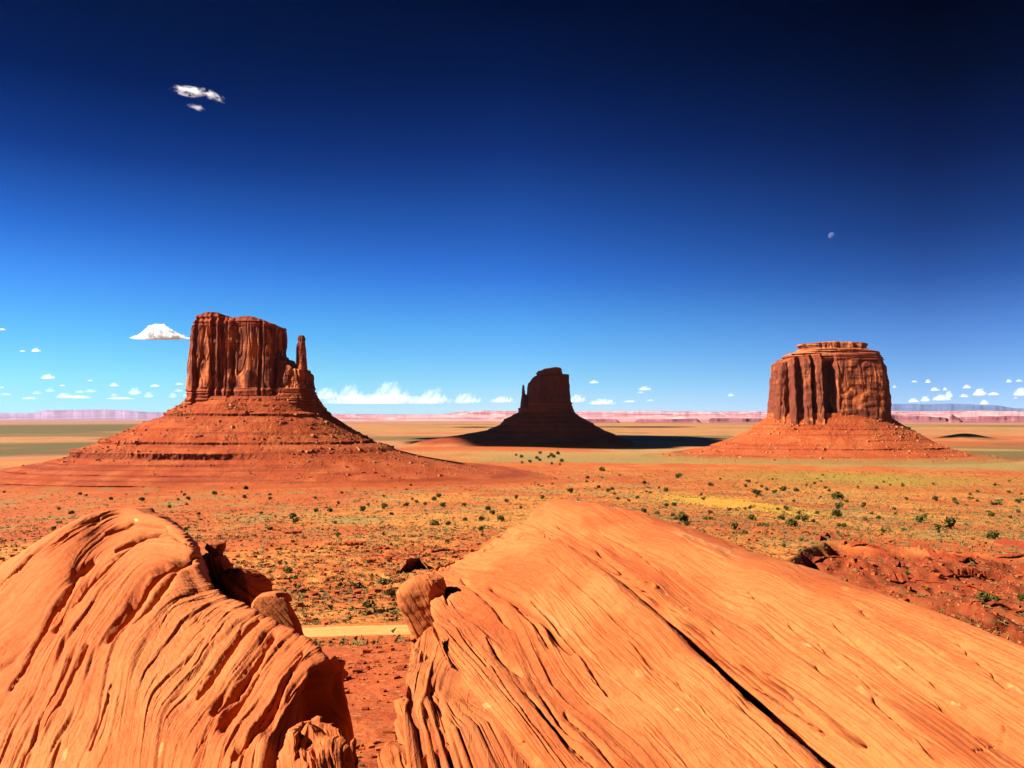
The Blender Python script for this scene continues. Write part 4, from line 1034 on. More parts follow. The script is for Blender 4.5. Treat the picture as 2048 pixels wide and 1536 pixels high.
deep_rock = mat_plain('deep_red_ledge_rock', ((0.30, 0.060, 0.024), (0.22, 0.040, 0.016)), 0.6, bump=0.3)
def ledge(pts, thick, over, seed, mat, label, group):
    """a long low outcrop whose lip overhangs a dark hollow on the near side"""
    W_ = []
    for px, py in pts:
        d = ray_ground(px, py)
        if d is None: return
        W_.append(((px - 1024) / FPX * d, d))
    W_ = np.array(W_); L_ = np.concatenate([[0], np.cumsum(np.hypot(*np.diff(W_, axis=0).T))])
    n = int(np.clip(L_[-1] / 0.18, 60, 420)); q = np.linspace(0, L_[-1], n)
    x = np.interp(q, L_, W_[:, 0]); y = np.interp(q, L_, W_[:, 1])
    y = y + 1.1 * thick * fbm(q / (3.5 * thick), seed, 0., 5, seed, .6)
    e = np.clip(np.minimum(q, L_[-1] - q) / (1.6 * thick), 0, 1) ** 0.6
    e = e * (0.75 + 0.45 * noise(q / (4 * thick), seed * 2.3, 0.)) * (0.35 + 0.65 * sst(-0.45, -0.2, noise(q / (2.6 * thick), seed + 9.1, 4.)))
    prof = [(5.0, -0.6), (3.0, 0.1), (1.6, 0.62), (0.7, 0.88), (0.12, 0.98), (0.0, 0.92), (0.02, 0.80), (0.10, 0.72), (over, 0.62), (over * 1.1, 0.1), (0.2, -0.1), (-0.3, -0.45)]
    G = []
    for k, (dy, h) in enumerate(prof):
        yy = y + dy * thick * (0.3 + 0.7 * e) + 0.10 * thick * noise(q / (0.7 * thick), k * 0.7, seed)
        g = ground_z(x, y + max(dy, 0) * thick)
        zz = g + (h * thick + (0.10 * thick * noise(q / (0.9 * thick), k * 0.9, seed + 3.) if 0 < k < 10 else 0)) * e - 0.25 * (1 - e)
        G.append(np.stack([x, yy, zz], -1))
    V = np.stack(G, 1)
    o = mesh_from('rock_ledge', V.reshape(-1, 3), grid_faces(n, len(prof)), mat, smooth=False)
    tag(o, label, 'rock', group)
g1 = 'overhanging rock ledges on the slope beyond the road'; g2 = 'dark rock ledges stepping down the deep red slope'
for i, (pts, th, ov, lb) in enumerate([
    ([(792, 1146), (815, 1140), (838, 1137), (858, 1140)], 3.6, .9, 'thick rock ledge over a large black hollow behind the right rocks'),
    ([(806, 1110), (830, 1112), (856, 1114)], 1.8, .7, 'dark ledge directly above the large black hollow'),
    ([(742, 1098), (765, 1100), (790, 1102)], 1.5, .7, 'short dark ledge left of and above the black hollow'),
    ([(684, 1089), (700, 1090), (722, 1091)], 1.2, .6, 'thin dark ledge high on the slope, third left of the hollow'),
    ([(860, 1105), (895, 1102), (940, 1101)], 1.2, .6, 'long thin ledge running towards the left edge of the right rocks'),
    ([(740, 1112), (790, 1118), (830, 1124)], 1.2, .5, 'low reddish ledge crossing the grey rubble'),
    ([(566, 1068), (585, 1066), (600, 1064)], 1.2, .6, 'small dark ledge close above the ribbed rock'),
    ([(729, 1232), (745, 1228), (765, 1223), (800, 1219)], 0.9, .7, 'dark rising ledge just beyond the road, right of the round bush'),
    ([(694, 1220), (715, 1219), (740, 1220)], 0.5, .5, 'thin pale ledge left of the round bush above the road'),
    ([(580, 1187), (610, 1184), (645, 1184)], 0.6, .5, 'faint ledge crossing the bare slope right of the left dome')]):
    ledge(pts, th, ov, 3 + i, red_rock, lb, g1)
for i, (pts, th, ov, lb) in enumerate([
    ([(1640, 1082), (1655, 1074), (1675, 1078)], 2.4, .7, 'small dark ledge at the left tip of the deep red slope'),
    ([(1600, 1113), (1650, 1118), (1700, 1130), (1724, 1141)], 1.6, .7, 'ledge of the deep red slope beside the smooth slab edge'),
    ([(1702, 1096), (1735, 1098), (1764, 1107), (1790, 1120)], 2.4, .8, 'broken dark ledge in the upper middle of the deep red slope'),
    ([(1826, 1092), (1860, 1105), (1895, 1118), (1925, 1132), (1960, 1128)], 2.6, .9, 'longest dark ledge slanting across the deep red slope'),
    ([(2002, 1086), (2025, 1092), (2080, 1106)], 3.8, .9, 'thick black ledge at the upper right end of the deep red slope'),
    ([(1990, 1116), (2020, 1119), (2070, 1122)], 1.8, .7, 'dark ledge just under the thick black one at the right edge'),
    ([(1770, 1128), (1795, 1136), (1815, 1134)], 2.0, .8, 'short dark ledge in the middle of the deep red slope'),
    ([(1775, 1162), (1830, 1166), (1890, 1172), (1940, 1182), (1980, 1186)], 2.0, .8, 'long level ledge low across the deep red slope'),
    ([(1860, 1150), (1905, 1156), (1950, 1152), (2010, 1158)], 1.4, .6, 'faint ledge above the long level one on the deep red slope'),
    ([(1935, 1222), (1975, 1216), (2060, 1226)], 1.3, .7, 'lowest ledge of the deep red slope at the right edge')]):
    ledge(pts, th, ov, 33 + i, deep_rock, lb, g2)

def tri_soup(name, P0, T, mat, parent=None):
    pass

leaf_dark = mat_plain('juniper_leaves', ((0.085, 0.090, 0.020), (0.13, 0.13, 0.035)), 3.0)
leaf_grey = mat_plain('sage_leaves', ((0.21, 0.20, 0.085), (0.13, 0.13, 0.052)), 3.0)
twig = mat_plain('dry_twigs', ((0.19, 0.10, 0.055), (0.12, 0.07, 0.04)), 3.0)

def bush_mesh(name, seed, n, flat, mat, sparse=0.0, leaf=0.10):
    """unit bush (1 wide): clumps of small leaf faces round a few stems, foot at the origin"""
    rng = np.random.RandomState(seed)
    k = rng.randint(6, 10)
    cen = np.stack([rng.uniform(-.30, .30, k), rng.uniform(-.30, .30, k), rng.uniform(.22, .62, k) * flat], -1)
    rad = rng.uniform(.16, .27, k)
    vs = []
    for i in range(n):
        c = rng.randint(k); v = rng.normal(size=3); v /= np.linalg.norm(v)
        p = cen[c] + v * rad[c] * (rng.uniform(.55, 1.0)) * np.array([1, 1, max(flat, .55)])
        if p[2] < 0.0: p[2] = abs(p[2]) * .5
        q = rng.normal(size=(3, 3)) * leaf * (0.6 if sparse else 1.0)
        vs.append(p + q)
    for s in range(5):
        a = rng.uniform(0, 6.28); e = np.array([math.cos(a) * .25, math.sin(a) * .25, .5 * flat])
        w = np.array([-math.sin(a), math.cos(a), 0]) * .025
        vs.append(np.array([w, -w, e])); vs.append(np.array([[0, 0, 0.], e, e * .5 + [0, 0, .05]]))
    V = np.vstack(vs); F = np.arange(len(V)).reshape(-1, 3)
    o = mesh_from(name, V, F, mat, smooth=False)
    return o

protos = {'d': [bush_mesh('juniper_bush', 10 + i, 330, 0.95, leaf_dark) for i in range(4)],
          'l': [bush_mesh('low_bush', 20 + i, 300, 0.42, leaf_grey) for i in range(3)],
          's': [bush_mesh('dry_bush', 30 + i, 170, 0.85, twig, 1.0, 0.08) for i in range(2)]}
first = {id(o): True for v in protos.values() for o in v}
names = {'d': 'juniper_bush', 'l': 'low_bush', 's': 'dry_bush'}
GRP = {'d': ('dark green round juniper bush dotted over the orange desert flat', 'bush', 'dark juniper bushes scattered over the desert'),
       'l': ('low grey green bush spreading on the red sand', 'bush', 'low grey green bushes on the sand'),
       's': ('thin brown dry bush on the orange sand', 'bush', 'dry brown bushes on the sand')}
rb = random.Random(4)
unnamed = []
count = {'d': 0, 'l': 0, 's': 0}
def place_bush(px, py, wpx, kind='d', label=None, tall=1.0):
    d = ray_ground(px, py)
    if d is None: return
    src = rb.choice(protos[kind])
    if first[id(src)]: o = src; first[id(src)] = False
    else: o = src.copy(); C.objects.link(o)
    w = wpx / FPX * d * 0.98
    x = (px - 1024) / FPX * d
    o.location = (x, d, float(ground_z(np.array(x), np.array(d))) - 0.04 * w)
    o.rotation_euler = (0, 0, rb.uniform(0, 6.28))
    o.scale = (w, w, w * tall * rb.uniform(0.85, 1.1))
    g = GRP[kind]
    tag(o, label or g[0], g[1], g[2]); count[kind] += 1
    if not label: unnamed.append((px, py, kind, wpx, o))
HB = [(769, 1018, 14), (812, 1013, 12), (834, 1006, 9), (850, 1010, 9), (877, 995, 11), (887, 1014, 12), (928, 1012, 10), (976, 1021, 12), (986, 1029, 12), (1014, 1005, 11), (1033, 998, 10), (963, 1041, 12),
      (1002, 1042, 15), (964, 1064, 16, 'd', 'lone dark juniper bush just left of the top of the grooved slab'), (896, 1051, 12), (867, 1050, 24, 'l'), (930, 1042, 10), (896, 1086, 10), (783, 1030, 9), (726, 1023, 15), (631, 1024, 10), (661, 1024, 12),
      (586, 1038, 15), (592, 1047, 13), (576, 1145, 17, 'd', 'dark bush on the slope right of the ribbed rock'), (586, 1158, 17, 'l', 'grey bush directly below the dark bush on the slope'), (713, 1176, 25, 'l', 'flat grey green bush on the bare red slope above the road'), (768, 1168, 26, 'l', 'spreading grey bush below the black hollow'),
      (781, 1195, 21, 'd', 'rounded green bush beside the squarish standing block'), (733, 1215, 18, 'd', 'round green bush just above the sandy road'), (671, 1048, 9), (677, 1073, 12), (1175, 957, 8), (1289, 968, 9), (1331, 984, 12), (1275, 998, 9),
      (1287, 1026, 12, 'd', 'dark bush just above the smooth slab edge'), (1365, 1043, 27, 'd', 'wide dark bush touching the upper edge of the smooth slab'), (1333, 1013, 10), (1348, 1012, 11), (1421, 1040, 10), (1505, 1041, 17), (1470, 1060, 18, 'd', 'largest dark bush of the pair near the slab, with a grey bush beside it'), (1487, 1066, 18, 'l', 'grey bush standing against the right of a dark bush'),
      (1505, 1016, 14, 's', 'dry brown bush on the yellow sand patch'), (1513, 991, 18, 'd', 'dark bush on the upper edge of the yellow sand patch'), (1534, 981, 8), (1567, 982, 16), (1592, 983, 13), (1549, 987, 10), (1573, 1021, 12, 'd', 'green bush at the right tip of the yellow sand patch'), (1563, 1040, 14), (1582, 1053, 23), (1595, 1040, 12),
      (1611, 1044, 16), (1626, 1045, 10), (1526, 1053, 18, 'l'), (1678, 1000, 21), (1667, 995, 12), (1679, 1018, 16), (1673, 1033, 20, 'd', 'lowest and widest of the dark bushes standing in a column, right half'), (1687, 1056, 13), (1605, 1082, 14, 'l'), (1567, 1095, 11), (1498, 965, 9), (1422, 973, 12), (1358, 956, 14),
      (1204, 942, 12), (1839, 1045, 21), (1901, 1058, 28, 'd', 'wide dark bush on the sandy rim above the deep red slope'), (1877, 1060, 16), (1985, 1079, 25), (1731, 1042, 22, 's'), (1756, 1039, 10), (1870, 1002, 12), (1910, 1004, 11), (2036, 1006, 12), (1990, 1010, 22, 'l'), (1967, 1205, 26, 'd', 'dark bush low on the deep red slope at the right edge'),
      (1990, 1200, 15), (1724, 1092, 8), (1815, 1152, 10), (2040, 1202, 20), (719, 1516, 9, 'l', 'tiny green plant in the gap at the bottom edge'), (723, 1533, 12, 'l', 'small green plant beside the splinter at the bottom edge'), (489, 997, 10), (430, 990, 11), (540, 1000, 8), (285, 1002, 12), (376, 1000, 9), (160, 990, 8), (405, 978, 12), (222, 1000, 8)]
for h in HB: place_bush(*h)
rb2 = np.random.RandomState(12)
for i in range(14): place_bush(rb2.uniform(1030, 1125), rb2.uniform(908, 934), rb2.uniform(6, 9))
tries = 0
while sum(count.values()) < 292 and tries < 3000:
    tries += 1
    px = rb2.uniform(0, 2048); py = 945 + 140 * rb2.beta(1.4, 2.0)
    dn = 0.35 + 0.65 * (px > 1080) + 0.4 * float(noise(px / 90, py / 25, 2.))
    if rb2.rand() > dn: continue
    if px > 1580 and py > 1075: continue
    w = 4 + 5 * (py - 945) / 120 + rb2.exponential(1.3)
    k = 'd' if rb2.rand() < 0.72 else ('l' if rb2.rand() < 0.8 else 's')
    place_bush(px, py, w, k)
for v in protos.values():
    for o in v:
        if first[id(o)]: bpy.data.objects.remove(o)

def scatter_scrub(n, seed):
    rng = np.random.RandomState(seed)
    d = np.exp(rng.uniform(math.log(105), math.log(1900), n * 4)) ; px = rng.uniform(-150, 2200, n * 4)
    x = (px - 1024) / FPX * d
    dens = 0.42 + 0.9 * fbm(x / 35, d / 50, 0, 5, 71, .6) + 0.5 * sst(0, 200, x) * sst(300, 500, d) - 0.35 * sst(60, 110, x * -1) * sst(380, 300, d)
    dens = dens * (1 - 0.55 * dark_mask(x, d)) * sst(5, 12, np.abs(d - road_y(x)))
    yel = ((x - 228) / 40) ** 2 + ((d - 840) / 130) ** 2
    dens = np.where(yel < 0.9, dens * 0.04, dens)
    dens = np.where((x < -250) & (d > 700), dens * 0.6, dens)
    k = rng.rand(n * 4) < dens * 0.8
    x = x[k][:n]; d = d[k][:n]
    z = ground_z(x, d)
    m = 9
    size = (0.24 + 0.24 * rng.exponential(1, len(x))) * (1 + d / 900.0); size = np.minimum(size, 1.6 * (1 + d / 1500))
    c = np.stack([x, d, z], -1)[:, None, None, :]
    v = rng.normal(size=(len(x), m, 1, 3)); v /= np.linalg.norm(v, axis=-1, keepdims=True); v[..., 2] = np.abs(v[..., 2]) * 0.7
    q = rng.normal(size=(len(x), m, 3, 3)) * 0.45
    V = c + (v * 0.55 + q * 0.6) * size[:, None, None, None]
    V[..., 2] = np.maximum(V[..., 2], c[..., 2] - 0.05)
    V = V.reshape(-1, 3)
    return V, np.arange(len(V)).reshape(-1, 3)
V, F = scatter_scrub(60000, 5)
o = mesh_from('scrub', V, F, mat_plain('scrub_leaves', ((0.24, 0.22, 0.10), (0.12, 0.115, 0.055)), 0.25), smooth=False)
tag(o, 'small grey green scrub tufts covering the desert flat', 'scrub', kind='stuff')

def stones(n, seed):
    rng = np.random.RandomState(seed)
    vs = []; c = 0
    while c < n:
        m = 4000
        d = np.exp(rng.uniform(math.log(28), math.log(420), m)); px = rng.uniform(-50, 2150, m); x = (px - 1024) / FPX * d
        dn = 0.25 + 1.1 * fbm(x / 14, d / 14, 0, 4, 81) + 0.5 * ledge_mask(x, d) + 0.5 * dark_mask(x, d)
        ok = (rng.rand(m) < dn * .6) & (np.abs(d - road_y(x)) > 4)
        for xx, dd in zip(x[ok], d[ok]):
            r = (0.07 + 0.10 * rng.exponential()) * (0.7 + dd / 140)
            r = min(r, 1.1)
            vs.append((xx, dd, r)); c += 1
            if c >= n: break
    a = np.array(vs); z = ground_z(a[:, 0], a[:, 1])
    out = [lump(rng, r) + [x, y, zz + r * .2] for (x, y, r), zz in zip(a, z)]
    V = np.vstack(out); F = np.vstack([BOXF + 8 * i for i in range(n)])
    return V, F
V, F = stones(9000, 6)
o = mesh_from('loose_stones', V, F, mat_plain('loose_stone', ((0.50, 0.15, 0.055), (0.30, 0.06, 0.022)), 0.5), smooth=False)
tag(o, 'loose red and pale stones scattered over the slopes', 'stones', kind='stuff')

ORD = ['first', 'second', 'third', 'fourth', 'fifth', 'sixth', 'seventh', 'eighth', 'ninth', 'tenth', 'eleventh', 'twelfth', 'thirteenth', 'fourteenth', 'fifteenth', 'sixteenth', 'seventeenth', 'eighteenth', 'nineteenth', 'twentieth', 'twenty-first', 'twenty-second', 'twenty-third', 'twenty-fourth', 'twenty-fifth', 'twenty-sixth', 'twenty-seventh']
COLS = [(-200, 200, 'at the left edge'), (200, 400, 'below the left butte'), (400, 640, 'below the thumb spire'), (640, 850, 'left of the middle butte'), (850, 1040, 'below the finger spire'), (1040, 1250, 'below the middle butte'),
        (1250, 1400, 'right of the middle butte'), (1400, 1540, 'left of the right butte'), (1540, 1660, 'below the left half of the right butte'), (1660, 1780, 'below the right half of the right butte'), (1780, 1920, 'right of the right butte'), (1920, 2300, 'at the right edge')]
ROWS = [(0, 970, 'farthest strip'), (970, 1003, 'far strip'), (1003, 1040, 'middle strip'), (1040, 2000, 'nearest strip')]
KN = {'d': 'dark juniper bush', 'l': 'low grey green bush', 's': 'thin dry bush'}
zones = {}
for px, py, kd, w, o in unnamed:
    ci = [i for i, c in enumerate(COLS) if c[0] <= px < c[1]]; ri = [i for i, c in enumerate(ROWS) if c[0] <= py < c[1]]
    zones.setdefault((kd, ci[0] if ci else 11, ri[0]), []).append((px, o))
for (kd, ci, ri), lst in zones.items():
    lst.sort(key=lambda t: t[0])
    for i, (px, o) in enumerate(lst):
        if len(lst) == 1: s = KN[kd] + ' alone of its kind in the ' + ROWS[ri][2] + ' ' + COLS[ci][2]
        else: s = ORD[min(i, 26)] + ' ' + KN[kd] + ' from left, ' + ROWS[ri][2] + ', ' + COLS[ci][2]
        w_ = s.split()
        if len(w_) > 16: s = s.replace(' alone of its kind in the', ' in the').replace('low grey green', 'grey green')
        if len(s.split()) > 16: s = s.replace(' bush', '', 1)
        o['label'] = s

# ---------------------------------------------------------------- far mesas and mountain
def far_mat(name, a, b, c, k):
    m = NT(name); o = m.obj()
    st = m.noise(m.scale(o, (0.0004, 0.0004, 0.030)), 1.0, 4, 0.6)
    pt = m.noise(m.scale(o, (0.0030, 0.0010, 0.016)), 1.0, 5, 0.7)
    col = m.mix(m.ramp(st, (0.42, 0.60)), a, b)
    col = m.mix(m.ramp(pt, (0.50, 0.66, 0, 0.8)), col, c)
    return m.done(col, warm=False)

def ridge(name, D, tops, mat, thick, alcove, seed, foot=600, nu=900, cliff=0.45, wob=0.0, label=None, cat='mesa', kind=None, group=None):
    tp = np.array(tops, float); k = D / FPX
    px = np.linspace(tp[0, 0], tp[-1, 0], nu)
    X = (px - 1024) * k
    top = (HOR - np.interp(px, tp[:, 0], tp[:, 1])) * k
    top = top + wob * k * fbm(px / 14.0, 0.0, 0.0, 4, seed)
    g = -np.interp(math.log(D), _lr, _dz) - 8
    ends = np.clip(np.minimum(px - px[0], px[-1] - px) / 6.0, 0, 1) ** 0.5
    H = np.maximum(top - g, 1) * ends
    al = alcove * (fbm(px / 46.0, 1.0, 0., 4, seed + 3, .45) * 1.8)
    prof = [(-foot, 0.0), (-foot * .6, .12), (-foot * .35, .26), (-foot * .16, 1 - cliff - .06), (-foot * .13, 1 - cliff), (-foot * .11, 1 - cliff * .5), (-foot * .08, 1 - cliff * .45), (-foot * .06, .97), (0, 1.0), (thick * .5, 1.0), (thick, .98), (thick + foot, 0)]
    G = []
    for j, (y, h) in enumerate(prof):
        w = 1.0 if j < 9 else 0.0
        ja = fbm(px / 5.0, j * 0.15, 0, 3, seed + 6) * alcove * 0.05 * w
        G.append(np.stack([X * (1 + (y / D)), D + y + al * w * (1 - 0.35 * (j < 3)) + ja, g + H * h], -1))
    V = np.stack(G, 1)
    o = mesh_from(name, V.reshape(-1, 3), grid_faces(nu, len(prof)), mat)
    tag(o, label, cat if kind is None else None, group, kind)
    return o
pink = far_mat('pink_haze_cliffs', (0.60, 0.35, 0.31), (0.38, 0.17, 0.18), (0.74, 0.55, 0.48), 1)  # pink rock, with part of the distance haze put into the colour
lil = far_mat('lilac_haze_cliffs', (0.37, 0.29, 0.38), (0.29, 0.21, 0.30), (0.44, 0.36, 0.43), 1)  # lilac is distance haze painted into the cliff colour
brn = far_mat('brown_cliffs', (0.34, 0.13, 0.13), (0.24, 0.09, 0.10), (0.48, 0.22, 0.19), 1)
blu = far_mat('mountain_haze_blue', (0.14, 0.22, 0.36), (0.11, 0.18, 0.30), (0.17, 0.25, 0.38), 1)  # blue of distance haze put into the mountain colour
ridge('mesa', 19000, [(-60, 828), (-10, 825.5), (30, 826), (68, 825.5), (75, 823.5), (92, 820.5), (140, 819.5), (205, 819), (262, 821), (300, 824), (345, 826), (380, 829), (400, 834)], lil, 1500, 200, 61, foot=2600, cliff=.14, wob=.5,
      label='long low lilac mesa on the horizon at the far left')
ridge('mesa', 17000, [(610, 834), (650, 829), (690, 827.5), (740, 828.5), (800, 829.5), (880, 829), (905, 826), (918, 824), (930, 822), (942, 823.5), (955, 821.5), (1000, 821.5), (1060, 822), (1150, 823), (1300, 822.3), (1420, 823.3), (1540, 822.6), (1660, 823), (1770, 822), (1850, 822.5), (1960, 821.5), (2048, 823), (2150, 824)],
      pink, 2600, 170, 63, foot=2600, cliff=.22, wob=1.1, nu=1500, label='long pale pink cliff line stretching along the horizon behind the buttes')
ridge('mesa', 12500, [(1158, 841), (1172, 838), (1230, 838), (1240, 841)], brn, 300, 60, 65, foot=220, cliff=.5, wob=.8, nu=200, label='low dark ledge before the pink cliffs right of the middle butte')
ridge('mesa', 12500, [(1268, 841), (1282, 838), (1330, 838.5), (1392, 837), (1402, 841)], brn, 300, 60, 66, foot=220, cliff=.5, wob=.8, nu=300, label='low dark ledge before the pink cliffs, midway between two buttes')
ridge('mesa', 12500, [(1412, 841), (1422, 836.5), (1520, 837), (1580, 837), (1590, 841)], brn, 300, 60, 67, foot=220, cliff=.5, wob=.8, nu=300, label='low dark ledge running behind the left foot of the right butte')
ridge('mesa', 13500, [(1740, 838), (1765, 831), (1775, 827), (1784, 829), (1800, 831), (1850, 832), (1885, 835), (1900, 838)], brn, 500, 120, 68, foot=400, cliff=.4, wob=1.2, nu=300, label='brown hills just right of the broad right butte on the horizon')
ridge('mesa', 12800, [(1905, 838), (1925, 834), (1954, 834.5), (1958, 832), (2000, 833), (2015, 831.5), (2048, 832), (2120, 834)], brn, 400, 60, 69, foot=260, cliff=.5, wob=.9, nu=300, label='low brown cliff step on the horizon at the right edge')
ridge('mesa', 12700, [(1896, 838), (1899, 834), (1902, 828.5), (1905, 828), (1908, 831), (1916, 835), (1924, 838)], brn, 60, 20, 70, foot=160, cliff=.3, wob=.2, nu=120, label='tiny pointed butte on the horizon right of the broad butte')
ridge('mountain', 33000, [(1640, 812), (1700, 809), (1745, 808), (1790, 807.5), (1850, 808), (1898, 807), (1930, 808.2), (1962, 810), (1985, 810.3), (2005, 811.5), (2016, 814.5), (2030, 816.5), (2048, 816.5), (2100, 818), (2160, 823)], blu, 6000, 250, 71, foot=5000, cliff=.10, wob=.4,
      label='long blue mountain ridge on the horizon at the right', cat='mountain')

# ---------------------------------------------------------------- clouds
def vol_mat(name, dens, nscale=0.0, thr=0.42, aniso=0.0, half=None):
    """white cloud vapour; nscale > 0 breaks it up"""
    m = bpy.data.materials.new(name); m.use_nodes = True; nt = m.node_tree; nt.nodes.clear()
    out = nt.nodes.new('ShaderNodeOutputMaterial'); vol = nt.nodes.new('ShaderNodeVolumePrincipled')
    vol.inputs['Color'].default_value = (1, 1, 1, 1); vol.inputs['Anisotropy'].default_value = aniso
    vol.inputs['Density'].default_value = dens
    if nscale:
        q = NT.__new__(NT); q.m = m; q.n = nt.nodes; q.l = nt.links
        n = q.noise(q.obj(), nscale, 4, 0.62, 0.6)
        s = q.sep(q.scale(q.obj(), tuple(1 / h_ for h_ in half)))
        r2 = q.math('ADD', q.math('MULTIPLY', s[0], s[0]), q.math('ADD', q.math('MULTIPLY', s[1], s[1]), q.math('MULTIPLY', s[2], s[2])))
        n = q.math('SUBTRACT', n, q.math('MULTIPLY', r2, 0.20))
        nt.links.new(q.math('MULTIPLY', q.ramp(n, (thr - 0.10, thr + 0.16)), dens), vol.inputs['Density'])
    nt.links.new(vol.outputs[0], out.inputs['Volume'])
    return m
_u = np.linspace(0, 2 * np.pi, 20, endpoint=False); _v = np.linspace(0, np.pi, 13)
SPH = np.stack([np.cos(_u)[:, None] * np.sin(_v)[None], np.sin(_u)[:, None] * np.sin(_v)[None], np.cos(_v)[None] + 0 * _u[:, None]], -1)
SPF = grid_faces(20, 13, True)
ct, cs, cw = 0.28, 0.55, 2.6
def cloud(cx, base, w, h, tau, seed, label, group=None, D=None, env=None, cat='cloud', broken=True):
    """flat based heap of vapour; sizes in photograph pixels at the cloud's own distance"""
    rng = np.random.RandomState(seed)
    if D is None: D = min(1500.0 * FPX / max(HOR - base, 12), 90000.0)
    k = D / FPX
    nu, nv = 96, 40
    t = np.linspace(0, 2 * np.pi, nu, endpoint=False)[:, None]; r = np.sin(np.linspace(0.0, np.pi / 2, nv))[None]
    u = np.cos(t) * r; v = np.sin(t) * r
    e = 0.75 + 0.25 * (1 - np.abs(u) ** 2) if env is None else np.interp(u, [a for a, b in env], [b for a, b in env])
    asp = min(w / max(h, 1), 6)
    lum = 1 + 0.55 * fbm(u * asp * .8 + seed, v * 2, 0., 3, seed) + 0.25 * np.abs(fbm(u * asp * 2, v * 4, 1., 3, seed + 1))
    H = h * e * np.sqrt(np.clip(1 - r ** 2, 0, 1)) * np.clip(lum, .2, 1.6)
    wob = 1 + 0.12 * fbm(np.cos(t) * 2, np.sin(t) * 2, seed, 3, seed)
    dep = max(h * 1.2, w * 0.35)
    X = u * w / 2 * wob * k; Y = v * dep / 2 * wob * k
    top = np.stack([X, Y, H * k], -1); bot = np.stack([X, Y, -0.10 * h * k * np.sqrt(np.clip(1 - r ** 2, 0, 1)) * (1 + 0.6 * fbm(u * 3, v * 3, 5., 2, seed))], -1)
    G = np.concatenate([top, bot[:, ::-1]], 1)
    V = G.reshape(-1, 3)
    F = grid_faces(nu, 2 * nv, True)
    # outward faces
    P0, P1, P2 = V[F[:, 0]], V[F[:, 1]], V[F[:, 2]]
    if (np.cross(P1 - P0, P2 - P0)[:, 2][:nv // 2]).sum() < 0: F = F[:, ::-1]
    dens = tau / (h * k)
    mt = vol_mat('cloud_vapour', dens * (2.6 if broken else 1.6), (2.6 / (h * k)) if broken else (1.6 / (h * k)), 0.42 if broken else 0.22, half=(w * .52 * k, dep * .55 * k, h * 1.15 * k))
    o = mesh_from('cloud', V, F, mt); o.location = P(cx, base, D)
    tag(o, label, cat, group)
    return o
LCX = sorted([180, 228, 310, 359, 357, 346, 375, 298, 270, 228.5, 182, 160, 129, 100, 74, 59, 12, 125, 4, 156, 240]); MCX = sorted([1156, 1205, 1188, 1290, 1281, 1301, 1260, 1462])
RCX = sorted([1829, 1856, 1789, 1870, 1890, 1934, 1960, 1987, 2018, 2038, 2043, 1898, 1884, 1928, 1969, 2031, 1827, 1851])
def cl_label(x, xs, s): return ORD[min(range(len(xs)), key=lambda i: abs(xs[i] - x))] + ' ' + s
cloud(319, 676, 126, 29, 6.0, 1, 'bright white flat based cloud left of the left butte', env=[(-1, 0), (-.6, .28), (-.25, .85), (0, 1), (.3, .75), (.55, .35), (.85, .3), (1, 0)], D=9000, broken=True)
gl = 'small clouds low over the horizon at the left'; gr_ = 'small clouds low over the horizon at the right'; gm = 'clouds along the horizon between the buttes'
for i, (x, b, w, h) in enumerate([(5, 660, 14, 4), (45, 703, 12, 3), (72, 703, 20, 7), (96, 757, 30, 9)]):
    cloud(x, b, w, h, 1.0, 20 + i, ['tiny white cloud touching the left edge of the sky', 'faint speck of cloud left of a slightly bigger one', 'small white cloud high above the far left mesa', 'small white cloud over the far left mesa, highest of the low ones'][i], gl)
for i, (x, b, w, h) in enumerate([(180, 762, 12, 3), (228, 772, 20, 7), (310, 773, 22, 5), (359, 769, 18, 4), (357, 783, 22, 6), (346, 794, 16, 9), (375, 793, 24, 8), (298, 794, 20, 10), (270, 788, 28, 13), (228.5, 792, 18, 6),
                                  (182, 784, 28, 6), (160, 785, 24, 5), (129, 795, 38, 10), (100, 783, 22, 8), (74, 788, 22, 7), (59, 798, 34, 5), (12, 790, 24, 5), (125, 772, 12, 3), (4, 776, 10, 4), (156, 796, 60, 6), (240, 798, 60, 4)]):
    cloud(x, b, w, h, ct if b > 780 and h < 9 else cs, 40 + i, cl_label(x, LCX, 'low pale cloud from the left edge, counted towards the left butte'), gl)
for i, (x, b, w, h, lb) in enumerate([(655, 796, 60, 22, 'low white cloud touching the right side of the left butte'), (702, 797, 56, 29, 'rounded white cloud between the left butte and the tallest low cloud'), (782, 803, 84, 42, 'tallest of the low white clouds, between left and middle butte'),
                                      (868, 805, 74, 28, 'broad low white cloud right of the tallest one'), (934, 805, 64, 20, 'low white cloud left of the middle butte'), (760, 806, 280, 18, 'long flat strip of cloud under the white heaps'), (1005, 804, 54, 12, 'thin low cloud just left of the thin finger spire')]):
    cloud(x, b, w, h, 0.5 if i != 5 else 0.18, 80 + i, lb, gm)
for i, (x, b, w, h) in enumerate([(1156, 803, 36, 16), (1205, 808, 62, 10), (1188, 766, 22, 6), (1290, 780, 30, 8), (1281, 786, 16, 4), (1301, 802, 18, 4), (1260, 804, 30, 4), (1462, 792, 14, 6)]):
    cloud(x, b, w, h, cs if h > 5 else ct, 100 + i, cl_label(x, MCX, 'small low cloud from the left between middle and right butte'), 'small clouds between middle and right butte')
